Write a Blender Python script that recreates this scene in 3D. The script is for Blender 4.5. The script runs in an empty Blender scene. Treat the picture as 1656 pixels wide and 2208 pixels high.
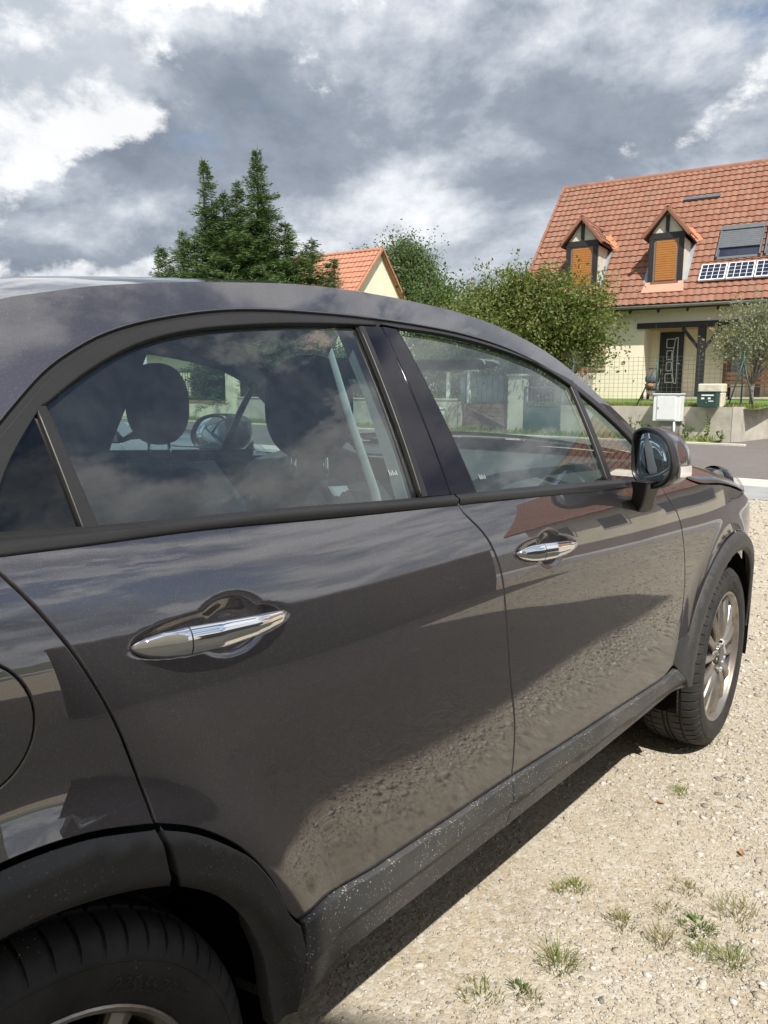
import bpy, bmesh, math, random
import numpy as np
from mathutils import Vector, Matrix
from mathutils.geometry import delaunay_2d_cdt
R = math.radians
scene = bpy.context.scene
COL = scene.collection
random.seed(7); RNG = np.random.default_rng(7)

# ------------------------------------------------------------------ camera
cam_d = bpy.data.cameras.new('camera'); cam = bpy.data.objects.new('camera', cam_d); COL.objects.link(cam)
cam_d.sensor_fit = 'VERTICAL'; cam_d.sensor_height = 36.0; cam_d.sensor_width = 27.0
cam_d.lens = 1642.77 / 2208 * 36.0
cam_d.clip_start = 0.02; cam_d.clip_end = 6000
cam.location = (-0.3049, -1.6918, 1.3164)
cam.rotation_euler = (R(90 - 9.0685), 0, R(40.6223 - 90))
scene.camera = cam

# ------------------------------------------------------------------ sun, sky, exposure
SUN_AZ, SUN_EL = 233.0, 53.5
sd = bpy.data.lights.new('sun', 'SUN'); sun = bpy.data.objects.new('sun', sd); COL.objects.link(sun)
sd.energy = 5.0; sd.angle = R(0.53); sd.color = (1.0, 0.955, 0.88)
sv = Vector((math.cos(R(SUN_AZ)) * math.cos(R(SUN_EL)), math.sin(R(SUN_AZ)) * math.cos(R(SUN_EL)), math.sin(R(SUN_EL))))
sun.rotation_euler = sv.to_track_quat('Z', 'Y').to_euler(); sun.location = sv * 60
scene.view_settings.view_transform = 'Standard'; scene.view_settings.look = 'None'
scene.view_settings.exposure = 0.3; scene.view_settings.gamma = 1.0
scene.cycles.max_bounces = 10; scene.cycles.transparent_max_bounces = 24
scene.cycles.glossy_bounces = 6; scene.cycles.caustics_reflective = False; scene.cycles.caustics_refractive = False
scene.cycles.use_denoising = True

class NT:
    """small helper for node trees"""
    def __init__(s, tree): s.t = tree; s.n = tree.nodes; s.l = tree.links
    def add(s, typ, **kw):
        nd = s.n.new(typ)
        for k, v in kw.items(): setattr(nd, k, v)
        return nd
    def link(s, a, b): s.l.new(a, b)
    def val(s, v):
        nd = s.add('ShaderNodeValue'); nd.outputs[0].default_value = v; return nd.outputs[0]
    def math(s, op, a, b=None, c=None, clamp=False):
        nd = s.add('ShaderNodeMath', operation=op); nd.use_clamp = clamp
        for i, x in enumerate((a, b, c)):
            if x is None: continue
            if hasattr(x, 'is_linked') or hasattr(x, 'links'): s.link(x, nd.inputs[i])
            else: nd.inputs[i].default_value = x
        return nd.outputs[0]
    def noise(s, vec, scale, detail=4, rough=.55, dist=0.0, lac=2.0, typ=None):
        nd = s.add('ShaderNodeTexNoise')
        if typ: nd.noise_type = typ
        nd.inputs['Scale'].default_value = scale; nd.inputs['Detail'].default_value = detail
        nd.inputs['Roughness'].default_value = rough; nd.inputs['Distortion'].default_value = dist
        nd.inputs['Lacunarity'].default_value = lac
        if vec is not None: s.link(vec, nd.inputs['Vector'])
        return nd
    def ramp(s, fac, stops, interp='LINEAR'):
        nd = s.add('ShaderNodeValToRGB'); cr = nd.color_ramp; cr.interpolation = interp
        while len(cr.elements) < len(stops): cr.elements.new(.5)
        for e, (p, c) in zip(cr.elements, stops):
            e.position = p; e.color = (c, c, c, 1) if isinstance(c, (int, float)) else (*c, 1)
        s.link(fac, nd.inputs[0]); return nd.outputs[0]
    def mapr(s, v, a, b, c, d, smooth=True):
        nd = s.add('ShaderNodeMapRange'); nd.interpolation_type = 'SMOOTHSTEP' if smooth else 'LINEAR'
        s.link(v, nd.inputs[0])
        for i, x in enumerate((a, b, c, d)): nd.inputs[i + 1].default_value = x
        return nd.outputs[0]
    def mix(s, fac, a, b, mode='MIX'):
        nd = s.add('ShaderNodeMix', data_type='RGBA', blend_type=mode)
        for sock, x in ((nd.inputs[0], fac), (nd.inputs[6], a), (nd.inputs[7], b)):
            if hasattr(x, 'links'): s.link(x, sock)
            elif isinstance(x, (int, float)): sock.default_value = x
            else: sock.default_value = (*x, 1)
        return nd.outputs[2]

world = bpy.data.worlds.new('World'); scene.world = world; world.use_nodes = True
W = NT(world.node_tree); W.n.clear()
wo = W.add('ShaderNodeOutputWorld')
sky = W.add('ShaderNodeTexSky'); sky.sky_type = 'NISHITA'; sky.sun_disc = False
sky.sun_elevation = R(SUN_EL); sky.sun_rotation = R(216.9); sky.altitude = 100; sky.air_density = 1.0; sky.dust_density = 1.0
tc = W.add('ShaderNodeTexCoord'); dirv = tc.outputs['Generated']
sx = W.add('ShaderNodeSeparateXYZ'); W.link(dirv, sx.inputs[0]); el = sx.outputs[2]
def svec(scale, off):
    mp = W.add('ShaderNodeMapping'); mp.inputs['Scale'].default_value = scale; mp.inputs['Location'].default_value = off; W.link(dirv, mp.inputs[0]); return mp.outputs[0]
SKY_A, SKY_B, SKY_C = (2.52, 8.25, 6.89), (1.44, 7.17, 1.25), (5.56, 1.14, .02)
# a broken deck of grey stratocumulus: darkest in the band above the horizon, thinner and whiter overhead
deck = W.noise(svec((1, 1, 1.75), SKY_A), 3.6, 12, .60, .15).outputs[0]
soft = W.noise(svec((1, 1, 2.8), SKY_C), 1.6, 3, .5, .2).outputs[0]
band = W.ramp(el, [(0.0, .47), (.07, .51), (.14, .60), (.24, .575), (.33, .495), (.43, .42), (.60, .41), (1.0, .42)])
v = W.math('ADD', W.math('MULTIPLY', W.math('SUBTRACT', deck, .5), 1.65), W.math('ADD', W.math('MULTIPLY', W.math('SUBTRACT', soft, .5), .55), band))
greys = W.ramp(v, [(.28, (.88, .89, .91)), (.42, (.67, .695, .74)), (.53, (.445, .485, .545)), (.66, (.275, .315, .375)), (.84, (.20, .235, .29))])
# sunlit cumulus heads standing in front of the deck, crisp at the top and fading below
puff = W.noise(svec((1, 1, 1.5), SKY_B), 3.4, 12, .60, .12).outputs[0]
puff2 = W.noise(svec((1, 1, 1.5), (SKY_B[0], SKY_B[1], SKY_B[2] - .05)), 3.4, 12, .60, .12).outputs[0]
low = W.ramp(el, [(0.0, .60), (.115, .59), (.165, .48), (.24, .47), (.36, .50), (.45, .50), (1, .48)])
pm = W.mapr(W.math('ADD', puff, low), 1.03, 1.085, 0, 1)
lit = W.mapr(W.math('SUBTRACT', puff, puff2), -.06, .07, 0, 1)
puffc = W.mix(lit, (.46, .50, .56), (.93, .935, .94))
cl = W.mix(W.math('MULTIPLY', pm, .78), greys, puffc)
# gaps of blue, mostly overhead
hole = W.noise(svec((1, 1, 1.6), (5.9, 1.2, 3.3)), 2.0, 8, .58, .3).outputs[0]
gap = W.mapr(W.math('ADD', hole, W.ramp(el, [(0, 0.0), (.22, .0), (.42, .05), (.55, .16), (.8, .20)])), .60, .69, 0, 1)
gap = W.math('MULTIPLY', gap, W.math('SUBTRACT', 1.0, W.math('MULTIPLY', pm, .7)))
skyb = W.mix(1.0, sky.outputs[0], (.10, .10, .10), 'MULTIPLY')
skyc = W.mix(gap, cl, skyb)
hz = W.mapr(el, -.03, .06, .75, 0)
skyf = W.mix(hz, skyc, (.60, .64, .69))
bg = W.add('ShaderNodeBackground'); W.link(skyf, bg.inputs[0]); bg.inputs[1].default_value = 1.0
W.link(bg.outputs[0], wo.inputs[0])

# ------------------------------------------------------------------ materials
MATS = {}
def new_mat(name):
    m = bpy.data.materials.new(name); m.use_nodes = True; t = NT(m.node_tree); t.n.clear()
    o = t.add('ShaderNodeOutputMaterial'); b = t.add('ShaderNodeBsdfPrincipled'); t.link(b.outputs[0], o.inputs[0])
    t.bsdf = b; t.out = o; MATS[name] = m
    return m, t
def objco(t):
    return t.add('ShaderNodeTexCoord').outputs['Object']
def bump(t, h, strength=.3, dist=.01):
    b = t.add('ShaderNodeBump'); b.inputs['Strength'].default_value = strength; b.inputs['Distance'].default_value = dist
    t.link(h, b.inputs['Height']); t.link(b.outputs[0], t.bsdf.inputs['Normal']); return b
def setv(t, **kw):
    nm = dict(col='Base Color', rough='Roughness', metal='Metallic', coat='Coat Weight', coatr='Coat Roughness', spec='Specular IOR Level', trans='Transmission Weight', sheen='Sheen Weight', ior='IOR')
    for k, v in kw.items():
        i = t.bsdf.inputs[nm[k]]
        i.default_value = (*v, 1) if isinstance(v, tuple) else v
def plain(name, col, rough=.6, var=.12, scale=6, metal=0.0, bmp=0.0, bscale=60, spec=.5, dirt=None, coat=0.0, co=None):
    """base colour with mottling, and optional fine relief"""
    m, t = new_mat(name); c = co(t) if co else objco(t)
    n = t.noise(c, scale, 5, .6)
    lo = tuple(x * (1 - var) for x in col); hi = tuple(min(1, x * (1 + var)) for x in col)
    cc = t.ramp(n.outputs[0], [(.25, lo), (.75, hi)])
    if dirt:
        n2 = t.noise(c, scale * .35, 6, .7, .5); cc = t.mix(t.mapr(n2.outputs[0], .5, .72, 0, .75), cc, dirt)
    t.link(cc, t.bsdf.inputs['Base Color']); setv(t, rough=rough, metal=metal, spec=spec, coat=coat)
    if bmp:
        n3 = t.noise(c, bscale, 4, .6); bump(t, n3.outputs[0], bmp, .01)
    return m

def paint(name, base, dust=True, cior=2.15):
    m, t = new_mat(name); c = objco(t)
    fl = t.add('ShaderNodeTexVoronoi'); fl.inputs['Scale'].default_value = 1100; t.link(c, fl.inputs['Vector'])
    n = t.noise(c, 3.0, 4, .6)
    col = t.mix(t.mapr(n.outputs[0], .3, .7, 0, 1), tuple(x * .95 for x in base), tuple(x * 1.05 for x in base))
    # single flakes catch the light
    sp = t.add('ShaderNodeSeparateColor'); t.link(fl.outputs['Color'], sp.inputs[0])
    col = t.mix(t.mapr(sp.outputs[0], .93, .99, 0, .5), col, tuple(min(1, x * 3.0) for x in base))
    t.link(col, t.bsdf.inputs['Base Color']); setv(t, metal=.92, rough=.50, coat=1.0, coatr=.006); t.bsdf.inputs['Coat IOR'].default_value = cior
    if dust:
        # dry dust film towards the sill, a few spots and scratches
        g = t.add('ShaderNodeSeparateXYZ'); t.link(c, g.inputs[0])
        d = t.noise(c, 30, 8, .75); d2 = t.noise(c, 2.2, 3, .5)
        low = t.mapr(g.outputs[2], .70, .42, .004, .07)
        film = t.math('MULTIPLY', t.mapr(d.outputs[0], .35, .75, .3, 1), t.math('MULTIPLY', low, t.mapr(d2.outputs[0], .35, .7, .35, 1)))
        vs = t.add('ShaderNodeTexVoronoi'); vs.inputs['Scale'].default_value = 60; t.link(c, vs.inputs['Vector'])
        spot = t.math('MULTIPLY', t.mapr(vs.outputs['Distance'], .035, .02, 0, 1), t.mapr(t.noise(c, 11, 3, .6).outputs[0], .60, .70, 0, .6))
        mps = t.add('ShaderNodeMapping'); mps.inputs['Rotation'].default_value = (0, .9, 0); mps.inputs['Scale'].default_value = (1.2, 1, 22); t.link(c, mps.inputs[0])
        sc = t.noise(mps.outputs[0], 2.6, 2, .5, .15); scr = t.math('MULTIPLY', t.mapr(t.math('ABSOLUTE', t.math('SUBTRACT', sc.outputs[0], .5)), .0016, .0006, 0, 1), t.mapr(t.noise(c, 2.1, 2, .5).outputs[0], .56, .66, 0, .16))
        film = t.math('MAXIMUM', t.math('MAXIMUM', film, spot), scr)
        t.link(t.mapr(g.outputs[2], .68, .46, .006, .075), t.bsdf.inputs['Coat Roughness'])
        dsh = t.add('ShaderNodeBsdfDiffuse'); dsh.inputs[0].default_value = (.42, .39, .34, 1)
        mx = t.add('ShaderNodeMixShader'); t.link(film, mx.inputs[0]); t.link(t.bsdf.outputs[0], mx.inputs[1]); t.link(dsh.outputs[0], mx.inputs[2])
        t.link(mx.outputs[0], t.out.inputs[0])
    return m
paint('paint', (.080, .074, .080))
paint('silver_paint', (.42, .44, .46), False, 1.5)

def glass(name, tint, f0=.10, gl=(1, 1, 1), dirt=.055):
    m, t = new_mat(name); t.n.remove(t.bsdf)
    tr = t.add('ShaderNodeBsdfTransparent'); tr.inputs[0].default_value = (*tint, 1)
    g = t.add('ShaderNodeBsdfGlossy'); g.inputs['Roughness'].default_value = 0.0; g.inputs[0].default_value = (*gl, 1)
    # reflectance of a thin pane, the same from both sides
    ge = t.add('ShaderNodeNewGeometry'); dt = t.add('ShaderNodeVectorMath', operation='DOT_PRODUCT'); t.link(ge.outputs['Incoming'], dt.inputs[0]); t.link(ge.outputs['Normal'], dt.inputs[1])
    f5 = t.math('POWER', t.math('SUBTRACT', 1.0, t.math('ABSOLUTE', dt.outputs['Value']), clamp=True), 4.6)
    f2 = t.math('MULTIPLY_ADD', f5, .90, f0, clamp=True)
    m1 = t.add('ShaderNodeMixShader'); t.link(f2, m1.inputs[0]); t.link(tr.outputs[0], m1.inputs[1]); t.link(g.outputs[0], m1.inputs[2])
    d = t.add('ShaderNodeBsdfDiffuse'); d.inputs[0].default_value = (.46, .52, .52, 1)
    c = objco(t); n = t.noise(c, 9, 7, .7)
    m2 = t.add('ShaderNodeMixShader'); t.link(t.mapr(n.outputs[0], .35, .8, dirt * .3, dirt), m2.inputs[0])
    t.link(m1.outputs[0], m2.inputs[1]); t.link(d.outputs[0], m2.inputs[2]); t.link(m2.outputs[0], t.out.inputs[0])
    return m
glass('side_glass', (.72, .82, .79))
glass('rear_glass', (.56, .68, .70))
glass('privacy_glass', (.02, .02, .035), .05, dirt=.012)
glass('lamp_lens', (.9, .92, .92), dirt=.02)
glass('house_glass', (.25, .3, .32), dirt=.05)

m, t = new_mat('chrome'); setv(t, col=(.86, .87, .88), metal=1.0, rough=.035)
m, t = new_mat('mirror_glass'); setv(t, col=(.62, .72, .80), metal=1.0, rough=.0)
m, t = new_mat('gloss_black'); setv(t, col=(.006, .005, .009), rough=.05, spec=.38)
n = t.noise(objco(t), 5, 6, .7, .8); t.link(t.mapr(n.outputs[0], .45, .8, .03, .14), t.bsdf.inputs['Roughness'])
m, t = new_mat('black_seal'); setv(t, col=(.008, .008, .009), rough=.55)
m, t = new_mat('void_black'); setv(t, col=(.006, .006, .007), rough=.9, spec=.1)

def plastic(name, col, rough, speck=0.0, bmp=.12):
    m, t = new_mat(name); c = objco(t)
    n = t.noise(c, 8, 5, .65)
    cc = t.ramp(n.outputs[0], [(.25, tuple(x * .82 for x in col)), (.75, tuple(x * 1.2 for x in col))])
    if speck:
        v = t.add('ShaderNodeTexVoronoi'); v.inputs['Scale'].default_value = 170; t.link(c, v.inputs['Vector'])
        v2 = t.add('ShaderNodeTexVoronoi'); v2.inputs['Scale'].default_value = 85; t.link(c, v2.inputs['Vector'])
        a = t.math('MULTIPLY', t.mapr(v.outputs['Distance'], .24, .12, 0, 1), t.mapr(t.noise(c, 9, 5, .7).outputs[0], .40, .60, 0, 1))
        b = t.math('MULTIPLY', t.mapr(v2.outputs['Distance'], .17, .08, 0, 1), t.mapr(t.noise(c, 7, 5, .7, .3).outputs[0], .42, .60, 0, 1))
        s = t.math('MULTIPLY', t.math('MAXIMUM', a, b), speck, clamp=True)
        film = t.mapr(t.noise(c, 3, 6, .7).outputs[0], .4, .75, 0, .22 * speck)
        cc = t.mix(film, cc, (.30, .27, .22))
        cc = t.mix(s, cc, (.58, .55, .48))
    t.link(cc, t.bsdf.inputs['Base Color']); setv(t, rough=rough, spec=.4)
    bump(t, t.noise(c, 420, 3, .6).outputs[0], bmp, .003)
    return m
plastic('cladding', (.050, .051, .053), .50, 0.85)
plastic('arch_plastic', (.044, .044, .044), .50, 0.14)
plastic('trim_plastic', (.020, .0195, .020), .40, 0.0, .05)
plastic('mirror_black', (.018, .018, .019), .35, 0.0, .05)
plastic('interior_dark', (.018, .019, .021), .75, 0.0, .2)
plastic('seat_dark', (.016, .018, .021), .85, 0.0, .3)
plastic('seat_grey', (.30, .31, .30), .8, 0.0, .3)
plastic('headliner', (.22, .23, .22), .9, 0.0, .2)
plastic('dash_grey', (.075, .08, .082), .6, 0.0, .2)

m, t = new_mat('rubber'); c = objco(t)
n = t.noise(c, 14, 6, .65); n2 = t.noise(c, 160, 3, .6)
cc = t.ramp(n.outputs[0], [(.3, (.016, .016, .017)), (.7, (.042, .040, .038))])
v = t.add('ShaderNodeTexVoronoi'); v.inputs['Scale'].default_value = 130; t.link(c, v.inputs['Vector'])
sp_ = t.math('MULTIPLY', t.mapr(v.outputs['Distance'], .16, .08, 0, 1), t.mapr(t.noise(c, 12, 3, .6).outputs[0], .57, .70, 0, .8))
cc = t.mix(sp_, cc, (.42, .40, .35))
t.link(cc, t.bsdf.inputs['Base Color']); setv(t, rough=.68, spec=.35); bump(t, n2.outputs[0], .15, .003)
plain('rubber_letter', (.10, .10, .105), .55, .1)
m, t = new_mat('alloy'); c = objco(t)
n = t.noise(c, 9, 6, .7, .4); t.link(t.ramp(n.outputs[0], [(.28, (.50, .49, .475)), (.48, (.36, .335, .30)), (.75, (.19, .155, .12))]), t.bsdf.inputs['Base Color'])
t.link(t.mapr(n.outputs[0], .35, .75, .28, .6), t.bsdf.inputs['Roughness']); setv(t, metal=.85)
plain('rim_barrel', (.085, .078, .070), .6, .35, 14, metal=.6)
plain('brake_metal', (.16, .15, .14), .5, .3, 20, metal=.8)

# ------------------------------------------------------------------ mesh helpers
class MB:
    def __init__(s): s.v = []; s.f = []
    def add(s, vs, fs):
        o = len(s.v); s.v += [tuple(x) for x in vs]; s.f += [tuple(i + o for i in f) for f in fs]; return s
    def box(s, x0, x1, y0, y1, z0, z1, M=None):
        vs = [Vector((x, y, z)) for x in (x0, x1) for y in (y0, y1) for z in (z0, z1)]
        if M: vs = [M @ v for v in vs]
        return s.add(vs, [(0, 1, 3, 2), (4, 6, 7, 5), (0, 4, 5, 1), (2, 3, 7, 6), (0, 2, 6, 4), (1, 5, 7, 3)])
    def bar(s, a, b, w, h=None, up=(0, 0, 1)):
        a, b = Vector(a), Vector(b); h = h or w; d = (b - a).normalized()
        r = d.cross(Vector(up)); r = r.normalized() if r.length > 1e-6 else Vector((1, 0, 0)); u = r.cross(d)
        vs = [p + r * sx * w / 2 + u * sy * h / 2 for p in (a, b) for sx, sy in ((-1, -1), (1, -1), (1, 1), (-1, 1))]
        return s.add(vs, [(3, 2, 1, 0), (4, 5, 6, 7), (0, 1, 5, 4), (1, 2, 6, 5), (2, 3, 7, 6), (3, 0, 4, 7)])
    def tube(s, pts, rad, n=8, cap=True, squash=None):
        pts = [Vector(p) for p in pts]; rings = []
        for i, p in enumerate(pts):
            d = (pts[min(i + 1, len(pts) - 1)] - pts[max(i - 1, 0)]).normalized()
            a = Vector((0, 0, 1)) if abs(d.z) < .9 else Vector((1, 0, 0))
            r = d.cross(a).normalized(); u = r.cross(d)
            rr = rad[i] if isinstance(rad, (list, tuple)) else rad
            rings.append([p + r * math.cos(k * 2 * math.pi / n) * rr + u * math.sin(k * 2 * math.pi / n) * rr * (squash or 1) for k in range(n)])
        return s.rings(rings, cap=cap)
    def rings(s, rings, closed=True, cap=False, loop=False):
        n = len(rings[0]); o = len(s.v)
        for r in rings: s.v += [tuple(p) for p in r]
        m = len(rings)
        for i in range(m if loop else m - 1):
            for k in range(n if closed else n - 1):
                a, b = o + i * n + k, o + i * n + (k + 1) % n
                j = (i + 1) % m
                c, d = o + j * n + (k + 1) % n, o + j * n + k
                s.f.append((a, b, c, d))
        if cap:
            s.f.append(tuple(o + k for k in range(n))[::-1]); s.f.append(tuple(o + (m - 1) * n + k for k in range(n)))
        return s
    def build(s, name, mat, parent=None, smooth=False, angle=None, bevel=0.0, fixn=True):
        me = bpy.data.meshes.new(name); me.from_pydata(s.v, [], s.f)
        if fixn:
            bm = bmesh.new(); bm.from_mesh(me); bmesh.ops.recalc_face_normals(bm, faces=bm.faces); bm.to_mesh(me); bm.free()
        me.materials.append(MATS[mat]); o = bpy.data.objects.new(name, me); COL.objects.link(o)
        if parent: o.parent = parent
        if bevel:
            md = o.modifiers.new('bevel', 'BEVEL'); md.width = bevel; md.segments = 2; md.limit_method = 'ANGLE'; md.angle_limit = R(40)
        if smooth:
            me.polygons.foreach_set('use_smooth', [True] * len(me.polygons))
            if angle:
                me.set_sharp_from_angle(angle=R(angle))
        return o
def empty(name, loc=(0, 0, 0), rz=0.0, parent=None):
    o = bpy.data.objects.new(name, None); COL.objects.link(o); o.location = loc; o.rotation_euler = (0, 0, rz); o.empty_display_size = .1
    if parent: o.parent = parent
    return o
def tag(o, label, cat, group=None):
    o['label'] = label; o['category'] = cat
    if group: o['group'] = group
    return o
def struct(o): o['kind'] = 'structure'; return o
def np_mesh(name, V, F, mat, parent=None, smooth=False):
    """mesh from numpy arrays (all faces the same size)"""
    me = bpy.data.meshes.new(name); nf, k = F.shape
    me.vertices.add(len(V)); me.vertices.foreach_set('co', np.ascontiguousarray(V, dtype=np.float32).ravel())
    me.loops.add(nf * k); me.loops.foreach_set('vertex_index', np.ascontiguousarray(F, dtype=np.int32).ravel())
    me.polygons.add(nf); me.polygons.foreach_set('loop_start', np.arange(0, nf * k, k, dtype=np.int32))
    if smooth: me.polygons.foreach_set('use_smooth', np.ones(nf, dtype=bool))
    me.update(calc_edges=True); me.materials.append(MATS[mat])
    o = bpy.data.objects.new(name, me); COL.objects.link(o)
    if parent: o.parent = parent
    return o
# ------------------------------------------------------------------ the car: measured body surfaces (metres, rear axle at x = 0, nose towards +x)
def lerp_tab(tab,x):
    if x<=tab[0][0]: return tab[0][1]
    for (a,va),(b,vb) in zip(tab,tab[1:]):
        if x<=b:
            t=(x-a)/(b-a); return va+(vb-va)*t
    return tab[-1][1]
def spline_tab(tab):
    # natural-ish Catmull (monotone-free) spline evaluator
    xs=[a for a,_ in tab]; ys=[b for _,b in tab]; n=len(xs)
    m=[]
    for i in range(n):
        if i==0: m.append((ys[1]-ys[0])/(xs[1]-xs[0]))
        elif i==n-1: m.append((ys[-1]-ys[-2])/(xs[-1]-xs[-2]))
        else:
            h0=xs[i]-xs[i-1];h1=xs[i+1]-xs[i]
            m.append(((ys[i]-ys[i-1])/h0*h1+(ys[i+1]-ys[i])/h1*h0)/(h0+h1))
    def f(x):
        if x<=xs[0]: return ys[0]+m[0]*(x-xs[0])
        if x>=xs[-1]: return ys[-1]+m[-1]*(x-xs[-1])
        lo,hi=0,n-1
        while hi-lo>1:
            k=(lo+hi)//2
            if xs[k]<=x: lo=k
            else: hi=k
        h=xs[hi]-xs[lo];t=(x-xs[lo])/h
        return (2*t**3-3*t*t+1)*ys[lo]+(t**3-2*t*t+t)*h*m[lo]+(-2*t**3+3*t*t)*ys[hi]+(t**3-t*t)*h*m[hi]
    return f
def sstep(a,b,x):
    t=max(0.,min(1.,(x-a)/(b-a))); return t*t*(3-2*t)
# ---- body side profile: tilt angle (deg) against height, integrated to a width table
TAU=spline_tab([(.15,-10),(.30,-5),(.40,-1.5),(.46,-.6),(.53,-1.2),(.61,-2.2),(.70,-1.8),(.78,.3),(.86,3.5),(.93,7.5),(.98,10.8),(1.02,14.5),(1.05,19),(1.08,26),(1.11,33),(1.16,36),(1.30,38)])
_Z0=.10;_DZ=.005
_prof=[0.]
for i in range(1,300):
    z=_Z0+(i-.5)*_DZ
    _prof.append(_prof[-1]-math.tan(math.radians(TAU(z)))*_DZ)
_ref=_prof[int(round((.78-_Z0)/_DZ))]
def prof(z):
    t=(z-_Z0)/_DZ; i=max(0,min(len(_prof)-2,int(t))); t-=i
    return _prof[i]+(_prof[i+1]-_prof[i])*t-_ref
PLAN=spline_tab([(-1.0,.765),(-.8,.815),(-.5,.858),(-.1,.880),(.4,.892),(1.0,.898),(1.6,.896),(2.1,.888),(2.6,.880),(2.9,.852),(3.15,.775),(3.3,.68)])
RW=.34; WB=2.57
def flare(x,z,xc,r0,amp=.022,wid=.055):
    d=math.hypot(x-xc,z-RW)-r0
    if d<0: d=0
    return amp*math.exp(-(d/wid)**2)
def body_w(x,z):
    """half width of the painted/clad body side at station x and height z"""
    up=sstep(.75,1.05,z)
    zz=z+0.035*up*sstep(0.9,2.1,x)-0.055*up*sstep(.6,-.3,x)   # the shoulder climbs to the rear
    w=PLAN(x)+prof(zz)
    w+=flare(x,z,0,.45)+flare(x,z,WB,.43)
    return w
def glass_w(x,z):
    zb=1.10
    d=z-zb
    w=.838-.50*d-.28*d*d
    w-=.018*((x-.7)/.8)**2 if x<.7 else .030*((x-.7)/1.2)**2
    return w

BELT_LO = spline_tab([(-.7, 1.125), (-.3, 1.142), (.048, 1.139), (.129, 1.136), (.294, 1.131), (.557, 1.116), (.908, 1.100), (1.302, 1.080), (1.701, 1.058), (1.97, 1.045)])
BELT_UP = spline_tab([(.02, 1.158), (.071, 1.155), (.17, 1.149), (.302, 1.143), (.465, 1.137), (.784, 1.120), (.978, 1.112), (1.585, 1.082), (1.75, 1.074), (1.97, 1.064)])
GAP_R = [(.030, 1.139), (.041, 1.118), (.069, 1.076), (.108, 1.006), (.143, .920), (.166, .834), (.175, .782)]
GAP_B = [(.911, 1.100), (.916, 1.080), (.970, 1.024), (1.001, .953), (1.010, .855), (1.028, .730), (1.060, .602), (1.062, .505), (1.052, .481)]
GAP_F = [(1.945, 1.046), (1.963, 1.009), (2.032, .939), (2.068, .833), (2.094, .700), (2.097, .600), (2.085, .525)]
SILL = [(.407, .515), (.598, .492), (1.052, .481), (1.519, .457), (1.96, .432), (2.05, .452), (2.085, .525)]
ARCH_R = [(.175, .782), (.236, .748), (.302, .689), (.353, .616), (.385, .545), (.407, .515)]
DLO = [(-.030, 1.160), (.005, 1.195), (.050, 1.240), (.100, 1.282), (.128, 1.306), (.173, 1.342), (.221, 1.371), (.289, 1.402), (.376, 1.427), (.491, 1.449), (.606, 1.461), (.773, 1.467), (.915, 1.467), (1.064, 1.463), (1.237, 1.452), (1.408, 1.427), (1.558, 1.386), (1.669, 1.337), (1.776, 1.272), (1.870, 1.205), (1.945, 1.135), (1.985, 1.075)]
GTOP = [(.050, 1.160), (.066, 1.192), (.096, 1.235), (.148, 1.290), (.163, 1.300), (.236, 1.343), (.324, 1.382), (.424, 1.408), (.544, 1.425), (.691, 1.438), (.850, 1.446), (.923, 1.448), (.974, 1.445), (1.131, 1.440), (1.309, 1.422), (1.485, 1.390), (1.645, 1.350), (1.691, 1.328), (1.804, 1.262), (1.869, 1.212), (1.925, 1.155), (1.955, 1.090)]
CREASE = [(-.75, 1.06), (-.6, 1.145), (-.3, 1.285), (0., 1.392), (.154, 1.436), (.221, 1.452), (.297, 1.468), (.379, 1.481), (.470, 1.493), (.686, 1.514), (.813, 1.520), (.952, 1.5205), (1.111, 1.515), (1.290, 1.502), (1.479, 1.468), (1.664, 1.403), (1.835, 1.291), (1.958, 1.200), (2.06, 1.105)]
CZ = spline_tab(CREASE)
CW = lambda x: glass_w(x, CZ(x))
ROOF_H = spline_tab([(-.8, .03), (-.2, .045), (.3, .054), (.6, .046), (.76, .05), (1.0, .064), (1.5, .07)])
HANDLES = [(.174, .424, 1.003, .993, (.328, .998)), (1.067, 1.327, .976, .962, (1.208, .966))]

def poly_inside(poly, x, y):
    c = False; j = len(poly) - 1
    for i in range(len(poly)):
        xi, yi = poly[i]; xj, yj = poly[j]
        if (yi > y) != (yj > y) and x < (xj - xi) * (y - yi) / (yj - yi) + xi: c = not c
        j = i
    return c
def resample(poly, step, closed=True):
    out = []; n = len(poly)
    for i in range(n if closed else n - 1):
        a = poly[i]; b = poly[(i + 1) % n]; L = math.hypot(b[0] - a[0], b[1] - a[1]); k = max(1, int(math.ceil(L / step)))
        for q in range(k): out.append((a[0] + (b[0] - a[0]) * q / k, a[1] + (b[1] - a[1]) * q / k))
    if not closed: out.append(poly[-1])
    return out
def smooth_line(pts, step=.015):
    """Catmull-Rom through the traced points"""
    out = []; P = [Vector((*p, 0)) for p in pts]
    for i in range(len(P) - 1):
        p0 = P[max(i - 1, 0)]; p1 = P[i]; p2 = P[i + 1]; p3 = P[min(i + 2, len(P) - 1)]
        k = max(2, int((p2 - p1).length / step))
        for q in range(k):
            t = q / k
            v = .5 * ((2 * p1) + (p2 - p0) * t + (2 * p0 - 5 * p1 + 4 * p2 - p3) * t * t + (-p0 + 3 * p1 - 3 * p2 + p3) * t ** 3)
            out.append((v.x, v.y))
    out.append(pts[-1]); return out
def area(poly): return .5 * sum(a[0] * b[1] - b[0] * a[1] for a, b in zip(poly, poly[1:] + poly[:1]))
def inset(poly, d):
    n = len(poly); s = 1 if area(poly) > 0 else -1; out = []
    for i in range(n):
        a, b, c = poly[i - 1], poly[i], poly[(i + 1) % n]
        t = (c[0] - a[0], c[1] - a[1]); L = math.hypot(*t) or 1
        out.append((b[0] - s * d * t[1] / L, b[1] + s * d * t[0] / L))
    return out
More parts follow.
